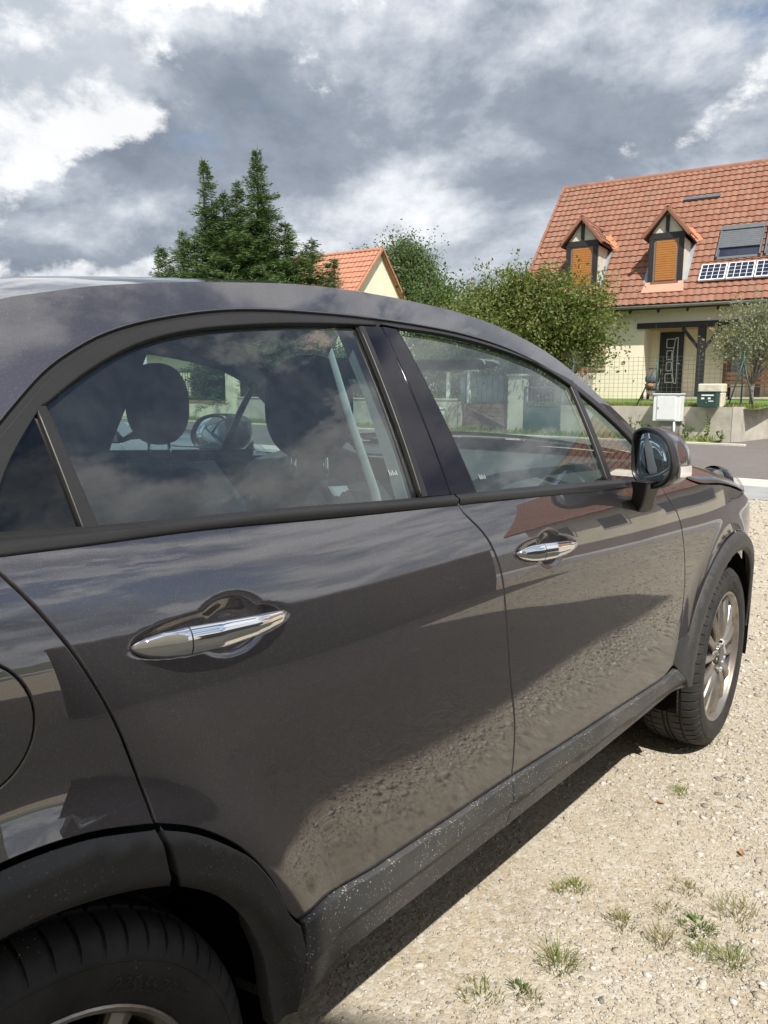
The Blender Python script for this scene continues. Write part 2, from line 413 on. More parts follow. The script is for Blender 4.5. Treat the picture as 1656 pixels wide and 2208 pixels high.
def snorm(surf, u, v, sgn_out):
    e = .0015
    du = surf(u + e, v) - surf(u - e, v); dv = surf(u, v + e) - surf(u, v - e)
    n = du.cross(dv).normalized()
    return n if n.y * sgn_out > 0 or (abs(n.y) < .3 and n.z > 0) else -n
def panel(name, poly, surf, mat, parent, sgn, holes=(), step=.02, gap=.0034, bev=.003, depth=.02, fine=(), rim=True):
    """a body panel: the outline, in body coordinates, filled with a fine mesh on the measured surface, edges rolled inwards"""
    outer = inset(resample(poly, step * .6), gap) if gap else resample(poly, step * .6)
    loops = [outer] + [resample(h, step * .5) for h in holes]
    pts = []; edges = []; lidx = []
    for lp in loops:
        o = len(pts); pts += lp; n = len(lp); edges += [(o + i, o + (i + 1) % n) for i in range(n)]; lidx.append((o, n))
    xs = [p[0] for p in outer]; ys = [p[1] for p in outer]
    cand = []; nx = int((max(xs) - min(xs)) / step) + 1; ny = int((max(ys) - min(ys)) / step) + 1
    for j in range(ny):
        for i in range(nx): cand.append((min(xs) + step * (i + .25 + .5 * (j % 2)), min(ys) + step * (j + .5)))
    for (fx0, fx1, fy0, fy1, fs) in fine:
        cand = [c for c in cand if not (fx0 < c[0] < fx1 and fy0 < c[1] < fy1)]
        for j in range(int((fy1 - fy0) / fs)):
            for i in range(int((fx1 - fx0) / fs)): cand.append((fx0 + fs * (i + .25 + .5 * (j % 2)), fy0 + fs * (j + .5)))
    B = np.array([p for lp in loops for p in lp])
    for c in cand:
        if not poly_inside(outer, *c) or any(poly_inside(h, *c) for h in loops[1:]): continue
        if np.min((B[:, 0] - c[0]) ** 2 + (B[:, 1] - c[1]) ** 2) < (step * .3) ** 2: continue
        pts.append(c)
    res = delaunay_2d_cdt([Vector(p) for p in pts], edges, [], 0, 1e-6)
    ov, of, orig = res[0], res[2], res[3]
    keep = []
    for f in of:
        cx = sum(ov[i].x for i in f) / 3; cy = sum(ov[i].y for i in f) / 3
        if poly_inside(outer, cx, cy) and not any(poly_inside(h, cx, cy) for h in loops[1:]): keep.append(tuple(f))
    V = [surf(v.x, v.y) for v in ov]; N = [snorm(surf, v.x, v.y, sgn) for v in ov]
    F = []
    for f in keep:
        n = (V[f[1]] - V[f[0]]).cross(V[f[2]] - V[f[0]])
        F.append(f if n.dot(N[f[0]]) > 0 else f[::-1])
    if rim:
        inv = {}
        for i, og in enumerate(orig):
            for k in og: inv[k] = i
        for li, (o, n) in enumerate(lidx):
            ids = [inv.get(o + k) for k in range(n)]
            if any(i is None for i in ids): continue
            ids = [i for k, i in enumerate(ids) if i != ids[k - 1]]; n = len(ids)
            lp = [(ov[i].x, ov[i].y) for i in ids]; s = (1 if area(lp) > 0 else -1) * (1 if li == 0 else -1)
            base = len(V); nr = []
            for k, i in enumerate(ids):
                a, b = V[ids[k - 1]], V[ids[(k + 1) % n]]; tg = (b - a)
                T = tg.cross(N[i]).normalized()
                # outward in the panel plane
                u0, v0 = lp[k]; e = .004; pa, pc = lp[k - 1], lp[(k + 1) % n]
                tx, ty = pc[0] - pa[0], pc[1] - pa[1]; L = math.hypot(tx, ty) or 1
                out = surf(u0 + s * e * ty / L, v0 - s * e * tx / L) - V[i]
                if T.dot(out) < 0: T = -T
                V.append(V[i] + T * bev * .7 - N[i] * bev); N.append((N[i] + T * 2).normalized())
                V.append(V[i] + T * bev * .7 - N[i] * depth); N.append(T)
            for k in range(n):
                i0, i1 = ids[k], ids[(k + 1) % n]; a0, a1 = base + 2 * k, base + 2 * ((k + 1) % n)
                for q in ((i0, i1, a1, a0), (a0, a1, a1 + 1, a0 + 1)):
                    nn = (V[q[1]] - V[q[0]]).cross(V[q[2]] - V[q[0]])
                    F.append(q if nn.dot(N[q[2]] + N[q[3]]) > 0 else q[::-1])
    me = bpy.data.meshes.new(name); me.from_pydata([tuple(v) for v in V], [], F); me.materials.append(MATS[mat])
    me.polygons.foreach_set('use_smooth', [True] * len(me.polygons))
    me.normals_split_custom_set_from_vertices([tuple(n) for n in N])
    o = bpy.data.objects.new(name, me); COL.objects.link(o); o.parent = parent
    return o
def grid_obj(name, fn, us, vs, mat, parent, flip=False, smooth=True, angle=None):
    V = [tuple(fn(u, v)) for u in us for v in vs]; n = len(vs); F = []
    for i in range(len(us) - 1):
        for j in range(n - 1):
            q = (i * n + j, (i + 1) * n + j, (i + 1) * n + j + 1, i * n + j + 1); F.append(q[::-1] if flip else q)
    me = bpy.data.meshes.new(name); me.from_pydata(V, [], F); me.materials.append(MATS[mat])
    if smooth:
        me.polygons.foreach_set('use_smooth', [True] * len(F))
        if angle: me.set_sharp_from_angle(angle=R(angle))
    o = bpy.data.objects.new(name, me); COL.objects.link(o); o.parent = parent; return o
def lin(a, b, n): return [a + (b - a) * i / (n - 1) for i in range(n)]
def blob(mb, c, r, n=(14, 10), p=2.0, M=None):
    """superellipsoid cushion"""
    def sp(x): return math.copysign(abs(x) ** (2 / p), x)
    rings = []
    for j in range(1, n[1]):
        ph = -math.pi / 2 + math.pi * j / n[1]
        rings.append([Vector((c[0] + r[0] * sp(math.cos(ph)) * sp(math.cos(2 * math.pi * k / n[0])), c[1] + r[1] * sp(math.cos(ph)) * sp(math.sin(2 * math.pi * k / n[0])), c[2] + r[2] * sp(math.sin(ph)))) for k in range(n[0])])
    if M: rings = [[M @ v for v in rg] for rg in rings]
    return mb.rings(rings, cap=True)
def arch(xc, r, a0, a1, n=40): return [(xc + r * math.cos(R(a0 + (a1 - a0) * i / n)), RW + r * math.sin(R(a0 + (a1 - a0) * i / n))) for i in range(n + 1)]

def recess(x, z):
    d = 0.0
    for (x0, x1, za, zb, (cx, cz)) in HANDLES:
        r = math.hypot((x - cx) / .068, (z - cz) / .046)
        bowl = .016 * sstep(1.0, .25, r)
        # the grip lies in a long shallow seat that runs into the finger cup
        q = math.hypot((x - (x0 + x1) / 2) / .142, (z - (za + (zb - za) * (x - x0) / (x1 - x0))) / .029)
        seat = .0075 * sstep(1.0, .50, q)
        d = max(d, (bowl ** 4 + seat ** 4) ** .25)
    return d
RIPPLE = lambda x, z: .0006 * math.sin(7.3 * x + 2.1 * math.sin(5 * z)) * math.sin(9.1 * z + 1.3) * sstep(.95, .8, z)

def build_side(car, sg, fine):
    st = .016 if fine else .045
    S = lambda x, z: Vector((x, sg * (body_w(x, z) + RIPPLE(x, z)), z))
    SD = lambda x, z: Vector((x, sg * (body_w(x, z) + RIPPLE(x, z) - recess(x, z)), z))
    G = lambda off: (lambda x, z: Vector((x, sg * (glass_w(x, z) + off), z)))
    C = lambda off: (lambda x, z: Vector((x, sg * (body_w(x, z) + off), z)))
    belt = lambda a, b, n: [(x, BELT_LO(x)) for x in lin(a, b, n)]
    gr = smooth_line(GAP_R); gb = smooth_line(GAP_B); gf = smooth_line(GAP_F); ar = smooth_line(ARCH_R)
    # doors
    s1 = [p for p in SILL if p[0] <= 1.053]; s2 = [p for p in SILL if p[0] >= 1.052]
    rd = gr + ar[1:] + s1[1:-1] + gb[::-1] + belt(.88, .05, 26)
    fz = [(h[0] - .01, h[1] + .01, h[4][1] - .058, h[4][1] + .058, .0036) for h in HANDLES] if fine else []
    door_r = panel('rear_door', rd, SD if fine else S, 'paint', car, sg, step=st, fine=fz[:1])
    fd = gb[:-1] + s2[:-1] + gf[::-1] + belt(1.92, .94, 30)
    door_f = panel('front_door', fd, SD if fine else S, 'paint', car, sg, step=st, fine=fz[1:])
    # rear quarter with its filler flap
    la = [(-x, z) for x, z in arch(0, .476, 60, 20, 16)[::-1]]
    qp = gr[::-1] + belt(0.0, -.62, 14) + [(-.70, 1.0), (-.74, .80), (-.72, .60)] + [(-.52, .52)] + [(-x, z) for x, z in smooth_line(ARCH_R)[::-1]][1:-1] + smooth_line([(-.175, .782), (-.09, .808), (0., .817), (.09, .808), (.175, .782)])[:-1]
    FC = (-.026, .963)
    hole = [(FC[0] + .079 * math.cos(a), FC[1] + .079 * math.sin(a)) for a in lin(0, 2 * math.pi, 49)[:-1]]
    quarter = panel('quarter_panel', qp, S, 'paint', car, sg, holes=[hole], step=st)
    if fine:
        flap = panel('fuel_flap', [(FC[0] + .0735 * math.cos(a), FC[1] + .0735 * math.sin(a)) for a in lin(0, 2 * math.pi, 49)[:-1]], S, 'paint', car, sg, step=st, gap=0)
    # front wing
    fw = gf + arch(WB, .474, 156, 12, 46) + [(2.985, .62), (2.955, .80), (2.90, .885), (2.75, .940), (2.60, .972), (2.487, .990), (2.281, 1.010), (2.199, 1.029), (2.104, 1.062), (2.02, 1.062), (1.975, 1.05)]
    panel('front_fender', fw, S, 'paint', car, sg, step=st)
    # black wheel-arch and sill mouldings, proud of the metal
    def clad_surf(xc, amp=.013):
        def f(x, z):
            d = math.hypot(x - xc, z - RW)
            k = sstep(.478, .455, d); e = sstep(.385, .415, d)
            return Vector((x, sg * (body_w(x, z) + amp * k - .02 * (1 - e)), z))
        return f
    r_in = lambda a0, a1, n, r=.398: arch(0, r, a0, a1, n)
    ar_up = [(.0, .816), (.09, .808)] + ar
    split_o, split_i = (.175, .782), (.190, .690)
    rear_in = [(.352, .42), (.345, .477), (.314, .558), (.258, .634), (.197, .684)]
    panel('wheel_arch_trim', [split_o] + ar[1:] + [(.418, .47), (.405, .36), (.365, .345)] + smooth_line(rear_in), clad_surf(0), 'arch_plastic', door_r, sg, step=st, depth=.03, gap=.005)
    panel('wheel_arch_trim', smooth_line([split_o, (.09, .808), (0., .817), (-.09, .808), (-.175, .782)]) + [(-x, z) for x, z in ar[1:]] + [(-.42, .36), (-.375, .34)] + smooth_line([(-.352, .42), (-.345, .477), (-.314, .558), (-.258, .634), (-.197, .684), (-.12, .722), (0, .735), (.12, .714), split_i]), clad_surf(0), 'arch_plastic', quarter, sg, step=st, depth=.03, gap=.005)
    panel('wheel_arch_trim', [(2.125, .362), (2.10, .415), (2.072, .445), (2.088, .528)] + arch(WB, .474, 155, 4, 46) + arch(WB, .398, 2, 178, 40), clad_surf(WB), 'arch_plastic', car, sg, step=st, depth=.03)
    def sill_surf(x, z):
        zc = lerp_tab([(.4, .43), (1.05, .425), (2.0, .385)], x)          # crease running along the moulding
        w = body_w(x, .47) + .012
        if z < zc: w -= (zc - z) * .22 + .009 * sstep(zc, zc - .005, z)
        if z < .352: w -= (.352 - z) * 5.0
        return Vector((x, sg * w, z))
    lo = [(.42, .262), (1.05, .262), (2.03, .262)]
    def cut(a, b):
        up = [(x, lerp_tab(SILL[:5], x)) for x in lin(a, b, 24)]
        return up + [(b, .262), (a, .262)]
    c1 = [(x, lerp_tab(SILL[:5], x)) for x in lin(.412, 1.048, 20)] + [(1.046, .47), (1.05, .44), (1.062, .40), (1.062, .325), (.395, .325), (.40, .35), (.412, .45)]
    panel('sill_moulding', c1, sill_surf, 'cladding', door_r, sg, step=st * .8, bev=.002)
    c2 = [(x, lerp_tab(SILL[:5], x)) for x in lin(1.054, 2.02, 30)] + [(2.07, .437), (2.105, .41), (2.14, .36), (2.13, .325), (1.064, .325), (1.064, .40), (1.052, .44), (1.048, .47)]
    panel('sill_moulding', c2, sill_surf, 'cladding', door_f, sg, step=st * .8, bev=.002)
    # side of the roof, the pillars
    up = smooth_line(DLO) + smooth_line(CREASE)[::-1] + [(-.62, 1.10)] + belt(-.55, .0, 8)
    panel('roof_side', up, G(.0), 'paint', car, sg, step=st * 1.3, gap=0, depth=.012)
    # window surround: black seal bed, then the satin frame
    dl = smooth_line(DLO); gt = smooth_line(GTOP)
    panel('window_seal', dl + gt[::-1], G(-.008), 'black_seal', car, sg, step=.03, gap=0, rim=False)
    din = [(x, z) for x, z in inset(dl + gt[::-1], .011)[:len(dl)]]
    def split(line, x0, x1): return [p for p in line if x0 <= p[0] <= x1]
    gti = [(x, z + .004) for x, z in gt]
    for nm, a, b, par in (('window_frame', -.04, .912, door_r), ('window_frame', .917, 1.93, door_f)):
        panel(nm, split(din, a, b) + split(gti, a, b)[::-1], G(.005), 'trim_plastic', par, sg, step=.03, gap=0, depth=.012)
    # panes
    gpan = lambda nm, poly, mat, off, par: panel(nm, poly, G(off), mat, par, sg, step=.05, gap=0, rim=False)
    top = lambda a, b: split(gt, a, b)
    gpan('rear_window', [(.172, 1.140)] + [(.166, 1.22), (.158, 1.285)] + top(.165, .855) + [(.842, 1.36), (.812, 1.13), (.80, BELT_UP(.8) - .012)] + [(x, BELT_UP(x) - .012) for x in lin(.7, .2, 6)], 'rear_glass', -.011, door_r)
    gpan('front_window', [(.990, 1.10)] + [(.978, 1.3)] + top(.968, 1.65) + [(1.63, 1.25), (1.618, 1.06)] + [(x, BELT_UP(x) - .012) for x in lin(1.55, 1.05, 6)], 'side_glass', -.011, door_f)
    gpan('front_quarter_glass', [(1.63, 1.06), (1.645, 1.25), (1.665, 1.34)] + top(1.68, 1.96) + [(1.95, 1.05)], 'side_glass', -.011, door_f)
    gpan('rear_quarter_glass', [(.045, 1.140), (.050, 1.165), (.066, 1.194), (.096, 1.238), (.150, 1.298), (.152, 1.25), (.158, 1.140)], 'privacy_glass', -.006, door_r)
    if fine:
        for x0, z0, par in ((.757, 1.158, door_r), (1.035, 1.128, door_f)):
            for k in range(5):
                w_ = (.010, .007, .009, .005, .008)[k]; panel('etched_mark', [(x0 + .005 * k - .0009, z0 + .004), (x0 + .005 * k + .0009, z0 + .004), (x0 + .005 * k + .0009, z0 + .004 + w_), (x0 + .005 * k - .0009, z0 + .004 + w_)], G(-.0095), 'white_etch', par, sg, step=.01, gap=0, rim=False)
    # divider bars and gloss pillar covers
    def stripe(nm, a, b, wa, wb, off, mat, par, depth=.012):
        panel(nm, [(a[0] - wa / 2, a[1]), (a[0] + wa / 2, a[1]), (b[0] + wb / 2, b[1]), (b[0] - wb / 2, b[1])], G(off), mat, par, sg, step=.03, gap=0, depth=depth)
    stripe('window_divider', (.154, 1.297), (.166, 1.147), .011, .018, .004, 'trim_plastic', door_r)
    stripe('window_divider', (1.672, 1.345), (1.625, 1.078), .022, .026, .004, 'trim_plastic', door_f)
    panel('pillar_cover', [(.864, 1.444), (.918, 1.446), (.894, 1.118), (.826, 1.121)], G(.004), 'gloss_black', door_r, sg, step=.03, gap=0, depth=.02)
    panel('pillar_cover', [(.926, 1.447), (.969, 1.444), (.984, 1.113), (.902, 1.117)], G(.003), 'gloss_black', door_f, sg, step=.03, gap=0, depth=.02)
    panel('pillar_back', [(.848, 1.452), (.985, 1.452), (1.0, 1.10), (.808, 1.11)], G(-.006), 'black_seal', car, sg, step=.05, gap=0, rim=False)
    stripe('pillar_seal', (.858, 1.444), (.817, 1.122), .010, .014, .005, 'trim_plastic', door_r)
    # belt moulding
    def belt_strip(nm, a, b, par):
        def f(x, v):
            zl, zu = BELT_LO(x), BELT_UP(x); wl, wg = body_w(x, zl), glass_w(x, zu)
            tab = [(0, wl - .008, zl - .008), (.08, wl + .0045, zl - .005), (.45, (wl + wg) / 2 + .011, zl + (zu - zl) * .5), (.85, wg + .009, zu - .004), (.93, wg + .004, zu), (1, wg - .014, zu - .001)]
            for (q0, w0, z0), (q1, w1, z1) in zip(tab, tab[1:]):
                if v <= q1 + 1e-9:
                    k = (v - q0) / (q1 - q0); return (x, sg * (w0 + (w1 - w0) * k), z0 + (z1 - z0) * k)
        grid_obj(nm, f, lin(a, b, max(8, int((b - a) / .03))), [0, .08, .2, .45, .7, .85, .93, 1], 'trim_plastic', par, flip=sg > 0)
    grid_obj('shoulder_strip', lambda x, v: (x, sg * ((body_w(x, BELT_LO(x)) + .001) * (1 - v) + (glass_w(x, BELT_LO(x) + .03) + .001) * v - .004 * v * (1 - v)), BELT_LO(x) - .012 + .045 * v), lin(-.63, -.045, 20), lin(0, 1, 6), 'paint', quarter, flip=sg > 0)
    belt_strip('belt_moulding', -.06, .906, door_r); belt_strip('belt_moulding', .911, 1.80, door_f)
    # dark inner skin: closes the shut lines and lines the doors inside
    grid_obj('inner_skin', lambda x, v: (x, sg * (body_w(x, .345 + v * (BELT_LO(x) - .365)) - .024 - .02 * v), .345 + v * (BELT_LO(x) - .365)), [x for x in lin(.46, 2.08, 36)], lin(0, 1, 14), 'void_black', car)
    grid_obj('inner_skin', lambda x, v: (x, sg * (body_w(x, .78 + v * (BELT_LO(x) - .80)) - .03), .78 + v * (BELT_LO(x) - .80)), [x for x in lin(-.66, .5, 26)], lin(0, 1, 8), 'void_black', car)
    # door handles
    if fine or True:
        for (x0, x1, za, zb, _c), door in zip(HANDLES, (door_r, door_f)):
            def ring(tt, x0=x0, x1=x1, za=za, zb=zb):
                x = x0 + (x1 - x0) * tt; z = za + (zb - za) * tt
                hh = lerp_tab([(0, .002), (.02, .007), (.06, .0118), (.14, .0165), (.27, .0192), (.5, .0180), (.75, .0142), (.9, .0105), (.97, .0072), (1, .002)], tt)
                so = lerp_tab([(0, .001), (.05, .008), (.2, .019), (.45, .027), (.7, .024), (.93, .014), (1, .004)], tt)
                dd = lerp_tab([(0, .003), (.05, .007), (.25, .0115), (.8, .0095), (1, .003)], tt)
                w = body_w(x, z); out = []
                for k in range(26):
                    a = 2 * math.pi * k / 26; ca, sa = math.cos(a), math.sin(a)
                    cc = math.copysign(abs(ca) ** .92, ca); ss = math.copysign(abs(sa) ** .95, sa)
                    # the grip is flattened with its edge a little above the middle
                    out.append((x, sg * (w + so + dd * (cc if ca > 0 else .5 * cc)), z + hh * ss))
                return out
            n = 44 if fine else 12; sp = .272
            mb = MB(); mb.rings([ring(t_) for t_ in lin(0, sp - .004, n // 2)], cap=True); hd = mb.build('door_handle', 'chrome', door, smooth=True, angle=60)
            mb = MB(); mb.rings([ring(t_) for t_ in lin(sp + .004, 1, n)], cap=True); mb.build('grip', 'chrome', hd, smooth=True, angle=60)
            if fine:
                mb = MB(); xs = x0 + (x1 - x0) * sp; rr = ring(sp)
                cen = Vector((rr[0][0], sum(q[1] for q in rr) / 26, sum(q[2] for q in rr) / 26))
                mb.rings([[tuple(cen + (Vector(q) - cen) * .9 + Vector((dx, 0, 0))) for q in rr] for dx in (-.004, .004)], cap=True); mb.build('joint', 'black_seal', hd)
                for tt in (.06, .93):
                    mb = MB(); x = x0 + (x1 - x0) * tt; mb.box(x - .008, x + .008, min(sg * (body_w(x, za) - .03), sg * (body_w(x, za) + .008)), max(sg * (body_w(x, za) - .03), sg * (body_w(x, za) + .008)), za + (zb - za) * tt - .005, za + (zb - za) * tt + .005)
                    mb.build('handle_mount', 'void_black', hd)
    # exterior mirror
    mir = empty('door_mirror', parent=car)
    O = Vector((1.642, sg * .935, 1.142)); e1 = Vector((-.51, sg * .86, 0)).normalized(); e3 = Vector((.86, sg * .51, 0)).normalized(); back = Vector((.98, sg * .03, -.04)).normalized()
    outl = [((px - 1401) / 98 * .172, (995 - py) / 134 * .160) for px, py in [(1352, 992), (1354, 945), (1372, 929), (1402, 930), (1430, 948), (1446, 982), (1450, 1015), (1439, 1044), (1410, 1061), (1378, 1060), (1357, 1036)]]
    ol = smooth_line(outl + [outl[0]], .012)[:-1]
    P3 = lambda a, b, s_, d: O + e1 * a * s_ + Vector((0, 0, 1)) * b * s_ + back * d
    def shell(tab): return [[P3(a, b, s_, d) for a, b in ol] for s_, d in tab]
    mb = MB(); mb.rings(shell([(.80, .014), (.82, .003), (.90, -.006), (.97, -.003), (1.0, .010), (1.0, .030), (.99, .034)])); mb.build('mirror_rim', 'mirror_black', mir, smooth=True, angle=50)
    mb = MB(); mb.rings(shell([(.985, .030), (1.0, .037), (1.01, .065), (.985, .098), (.91, .128), (.77, .150), (.52, .166), (.2, .173)]), cap=True); mb.build('mirror_shell', 'paint', mir, smooth=True)
    mb = MB(); mb.rings(shell([(.825, .006), (.80, .0045), (.4, .0035), (.02, .003)]), cap=True); mb.build('mirror_pane', 'mirror_glass', mir, smooth=True)
    # clear indicator lens let into the outer end of the shell
    mb = MB(); rr = []
    for d in (.036, .065, .098, .125):
        k = 1.03 - 1.7 * max(0, d - .075); rr.append([P3(.084 * k + .004 * dx, -.028 + dz, 1, d) for dx, dz in ((-1, .015), (1.2, .013), (1.4, 0), (1.2, -.013), (-1, -.015))])
    mb.rings(rr, cap=True); mb.build('indicator_lens', 'indicator', mir, smooth=True, angle=40)
    mb = MB()
    mb.rings([[O + Vector((dx, sg * dy, 0)) + Vector((0, 0, z)) for dx, dy in ((-.030 * s_ + ox, -.020 * s_ + oy), (.050 * s_ + ox, -.020 * s_ + oy), (.060 * s_ + ox, .012 * s_ + oy), (.01 * s_ + ox, .028 * s_ + oy), (-.034 * s_ + ox, .016 * s_ + oy))]
              for z, s_, ox, oy in ((-.058, 1.35, .00, -.010), (-.085, 1.12, .030, -.024), (-.112, 1.05, .070, -.044), (-.140, 1.12, .110, -.066), (-.160, 1.25, .135, -.086), (-.168, 1.3, .14, -.11))], cap=True)
    mb.build('mirror_arm', 'mirror_black', mir, smooth=True, angle=50, bevel=.004)
    # wheel well
    for xc in (0, WB):
        grid_obj('wheel_well', lambda a, v: (xc + .405 * math.cos(a), sg * (.86 - .34 * v), RW + .405 * math.sin(a)), lin(-.25, math.pi + .25, 26), [0, .5, 1], 'void_black', car)
        mb = MB(); mb.rings([[(xc + r * math.cos(a), sg * .52, RW + r * math.sin(a)) for a in lin(-.25, math.pi + .25, 26)] for r in (.41, .01)], closed=False); mb.build('wheel_well', 'void_black', car)
    # light inner trim of the middle pillar, seat belt
    mb = MB(); mb.rings([[(x + dx, sg * (glass_w(.9, z) - .05 + dy), z) for dx, dy in (((-.05, 0), (.05, 0), (.05, -.03), (-.05, -.03)) if sg < 0 else ((-.03, 0), (.20, 0), (.20, -.04), (-.03, -.04)))] for x, z in ((.92, 1.45), (.905, 1.3), (.88, 1.15), (.86, 1.0))], cap=True)
    mb.build('pillar_trim', 'headliner' if sg < 0 else 'interior_dark', car, smooth=False)
    mb = MB(); mb.tube([(.80, sg * .60, 1.40), (.80, sg * .66, 1.25), (.815, sg * .705, 1.12), (.84, sg * .73, .95), (.86, sg * .74, .7)], [.008, .011, .014, .018, .022], 10, squash=.35); mb.build('seat_belt', 'belt_web', car, smooth=True)
plain('white_etch', (.40, .44, .42), .8, .1)
plain('belt_web', (.42, .45, .43), .7, .06)
m, t = new_mat('indicator'); setv(t, col=(.85, .82, .76), rough=.12, coat=1.0, coatr=.02)

# ---- wheel (axis along y, outer face towards -y)
def make_wheel(car, name='wheel'):
    root = empty(name, parent=car)
    prof_ = [(.231, -.090), (.240, -.101), (.252, -.108), (.268, -.1125), (.286, -.1135), (.298, -.1115), (.300, -.1125), (.304, -.1118), (.306, -.1095), (.318, -.104), (.328, -.094), (.3345, -.082), (.3385, -.066), (.3395, -.058), (.332, -.056), (.332, -.048), (.3398, -.046), (.340, -.014), (.332, -.012), (.332, -.004), (.340, -.002)]
    prof_ = prof_ + [(.340, .002), (.332, .004), (.332, .012), (.340, .014), (.3398, .046), (.332, .048), (.332, .056), (.3395, .058), (.3385, .066), (.3345, .082), (.328, .094), (.306, .1095), (.286, .1135), (.252, .108), (.231, .090)]
    angs = []; nb = 60
    for k in range(nb):
        for q, g in ((0, 0), (.42, 0), (.80, 0), (.83, 1), (.97, 1)): angs.append((2 * math.pi * (k + q) / nb, g))
    mb = MB(); rings = []
    for i, (r, y) in enumerate(prof_):
        sh = 1 if .06 < abs(y) < .108 and r > .312 else (.8 if abs(y) < .06 and r > .337 and abs(y) > .045 else 0)
        rings.append([((r - .0055 * g * sh) * math.cos(a), y, (r - .0055 * g * sh) * math.sin(a)) for a, g in angs])
    mb.rings(rings); mb.build('tyre', 'rubber', root, smooth=True, angle=28)
    mb = MB(); n = 72
    lathe = lambda pr: mb.rings([[(r * math.cos(2 * math.pi * k / n), y, r * math.sin(2 * math.pi * k / n)) for k in range(n)] for r, y in pr])
    lathe([(.2335, -.088), (.2405, -.099), (.2425, -.103), (.2400, -.1055), (.2345, -.1040), (.2300, -.0960), (.2250, -.0900), (.2235, -.084)])
    rim = mb.build('rim', 'alloy', root, smooth=True, angle=40)
    mb = MB(); lathe([(.2236, -.0838), (.2150, -.060), (.2120, .02), (.216, .09), (.23, .095)]); mb.build('rim_barrel', 'rim_barrel', root, smooth=True, angle=40)
    NS = 14
    for k in range(NS):
        a = 2 * math.pi * (k + .5 * 0) / NS; ca, sa = math.cos(a), math.sin(a); mb = MB(); rr = []
        for r, wd, y, rg in ((.040, .0075, -.083, .008), (.075, .0105, -.092, .013), (.12, .0130, -.096, .016), (.165, .0155, -.0945, .015), (.205, .0180, -.090, .011), (.228, .0215, -.088, .006)):
            sec = [(-wd, y + .010), (-wd * .86, y + .003), (-wd * .16, y - rg * .35), (wd * .05, y - rg * .45), (wd * .86, y + .003), (wd, y + .010), (wd * .7, y + .028), (-wd * .7, y + .028)]
            rr.append([(r * ca - q * sa, yy, r * sa + q * ca) for q, yy in sec])
        mb.rings(rr, cap=True); mb.build('spoke', 'alloy', root, smooth=True, angle=22)
    mb = MB(); n = 60
    fl = lambda r0, am: [(r0 + am * math.cos(5 * 2 * math.pi * k / n)) for k in range(n)]
    rg = lambda rs, y: [(rs[k] * math.cos(2 * math.pi * k / n), y, rs[k] * math.sin(2 * math.pi * k / n)) for k in range(n)]
    mb.rings([rg(fl(.058, .008), -.080), rg(fl(.057, .008), -.101), rg(fl(.053, .008), -.104), rg(fl(.050, .008), -.101), rg(fl(.049, .008), -.096)]); mb.build('cap_ring', 'chrome', root, smooth=True, angle=40)
    mb = MB(); mb.rings([rg(fl(.0495, .008), -.097), rg([.034] * n, -.0985), rg([.030] * n, -.102), rg([.002] * n, -.1025)], cap=True); mb.build('centre_cap', 'cap_grey', root, smooth=True, angle=40)
    mb = MB(); n = 40
    mb.rings([[(r * math.cos(2 * math.pi * k / n), y, r * math.sin(2 * math.pi * k / n)) for k in range(n)] for r, y in ((.03, -.045), (.145, -.045), (.145, -.022), (.03, -.022))], cap=False); mb.build('brake_disc', 'brake_metal', root, smooth=True, angle=40)
    mb = MB(); mb.rings([[(r * math.cos(2 * math.pi * k / n), .03, r * math.sin(2 * math.pi * k / n)) for k in range(n)] for r in (.214, .01)]); mb.build('wheel_back', 'void_black', root)
    # raised size lettering on the side wall
    cu = bpy.data.curves.new('txt', 'FONT'); cu.body = '225/55ZR17'; cu.size = .034; cu.extrude = .0006; cu.align_x = 'CENTER'; cu.shear = .25
    tob = bpy.data.objects.new('txt', cu); COL.objects.link(tob)
    dg = bpy.context.evaluated_depsgraph_get(); me = bpy.data.meshes.new_from_object(tob.evaluated_get(dg))
    bpy.data.objects.remove(tob)
    for v in me.vertices:
        a = math.pi / 2 - v.co.x * .80 / .272 - .22; r = .262 + v.co.y * .82
        yy = lerp_tab([(.252, -.108), (.268, -.1125), (.286, -.1135), (.298, -.1115)], r)
        v.co = (r * math.cos(a), yy - .0004 + -abs(v.co.z) - .0002, r * math.sin(a))
    me.materials.clear(); me.materials.append(MATS['rubber_letter']); o = bpy.data.objects.new('lettering', me); COL.objects.link(o); o.parent = root
    return root
plain('steel_dim', (.40, .41, .42), .3, .1, 10, metal=.7)
plain('cap_grey', (.12, .12, .125), .35, .15, metal=.6)

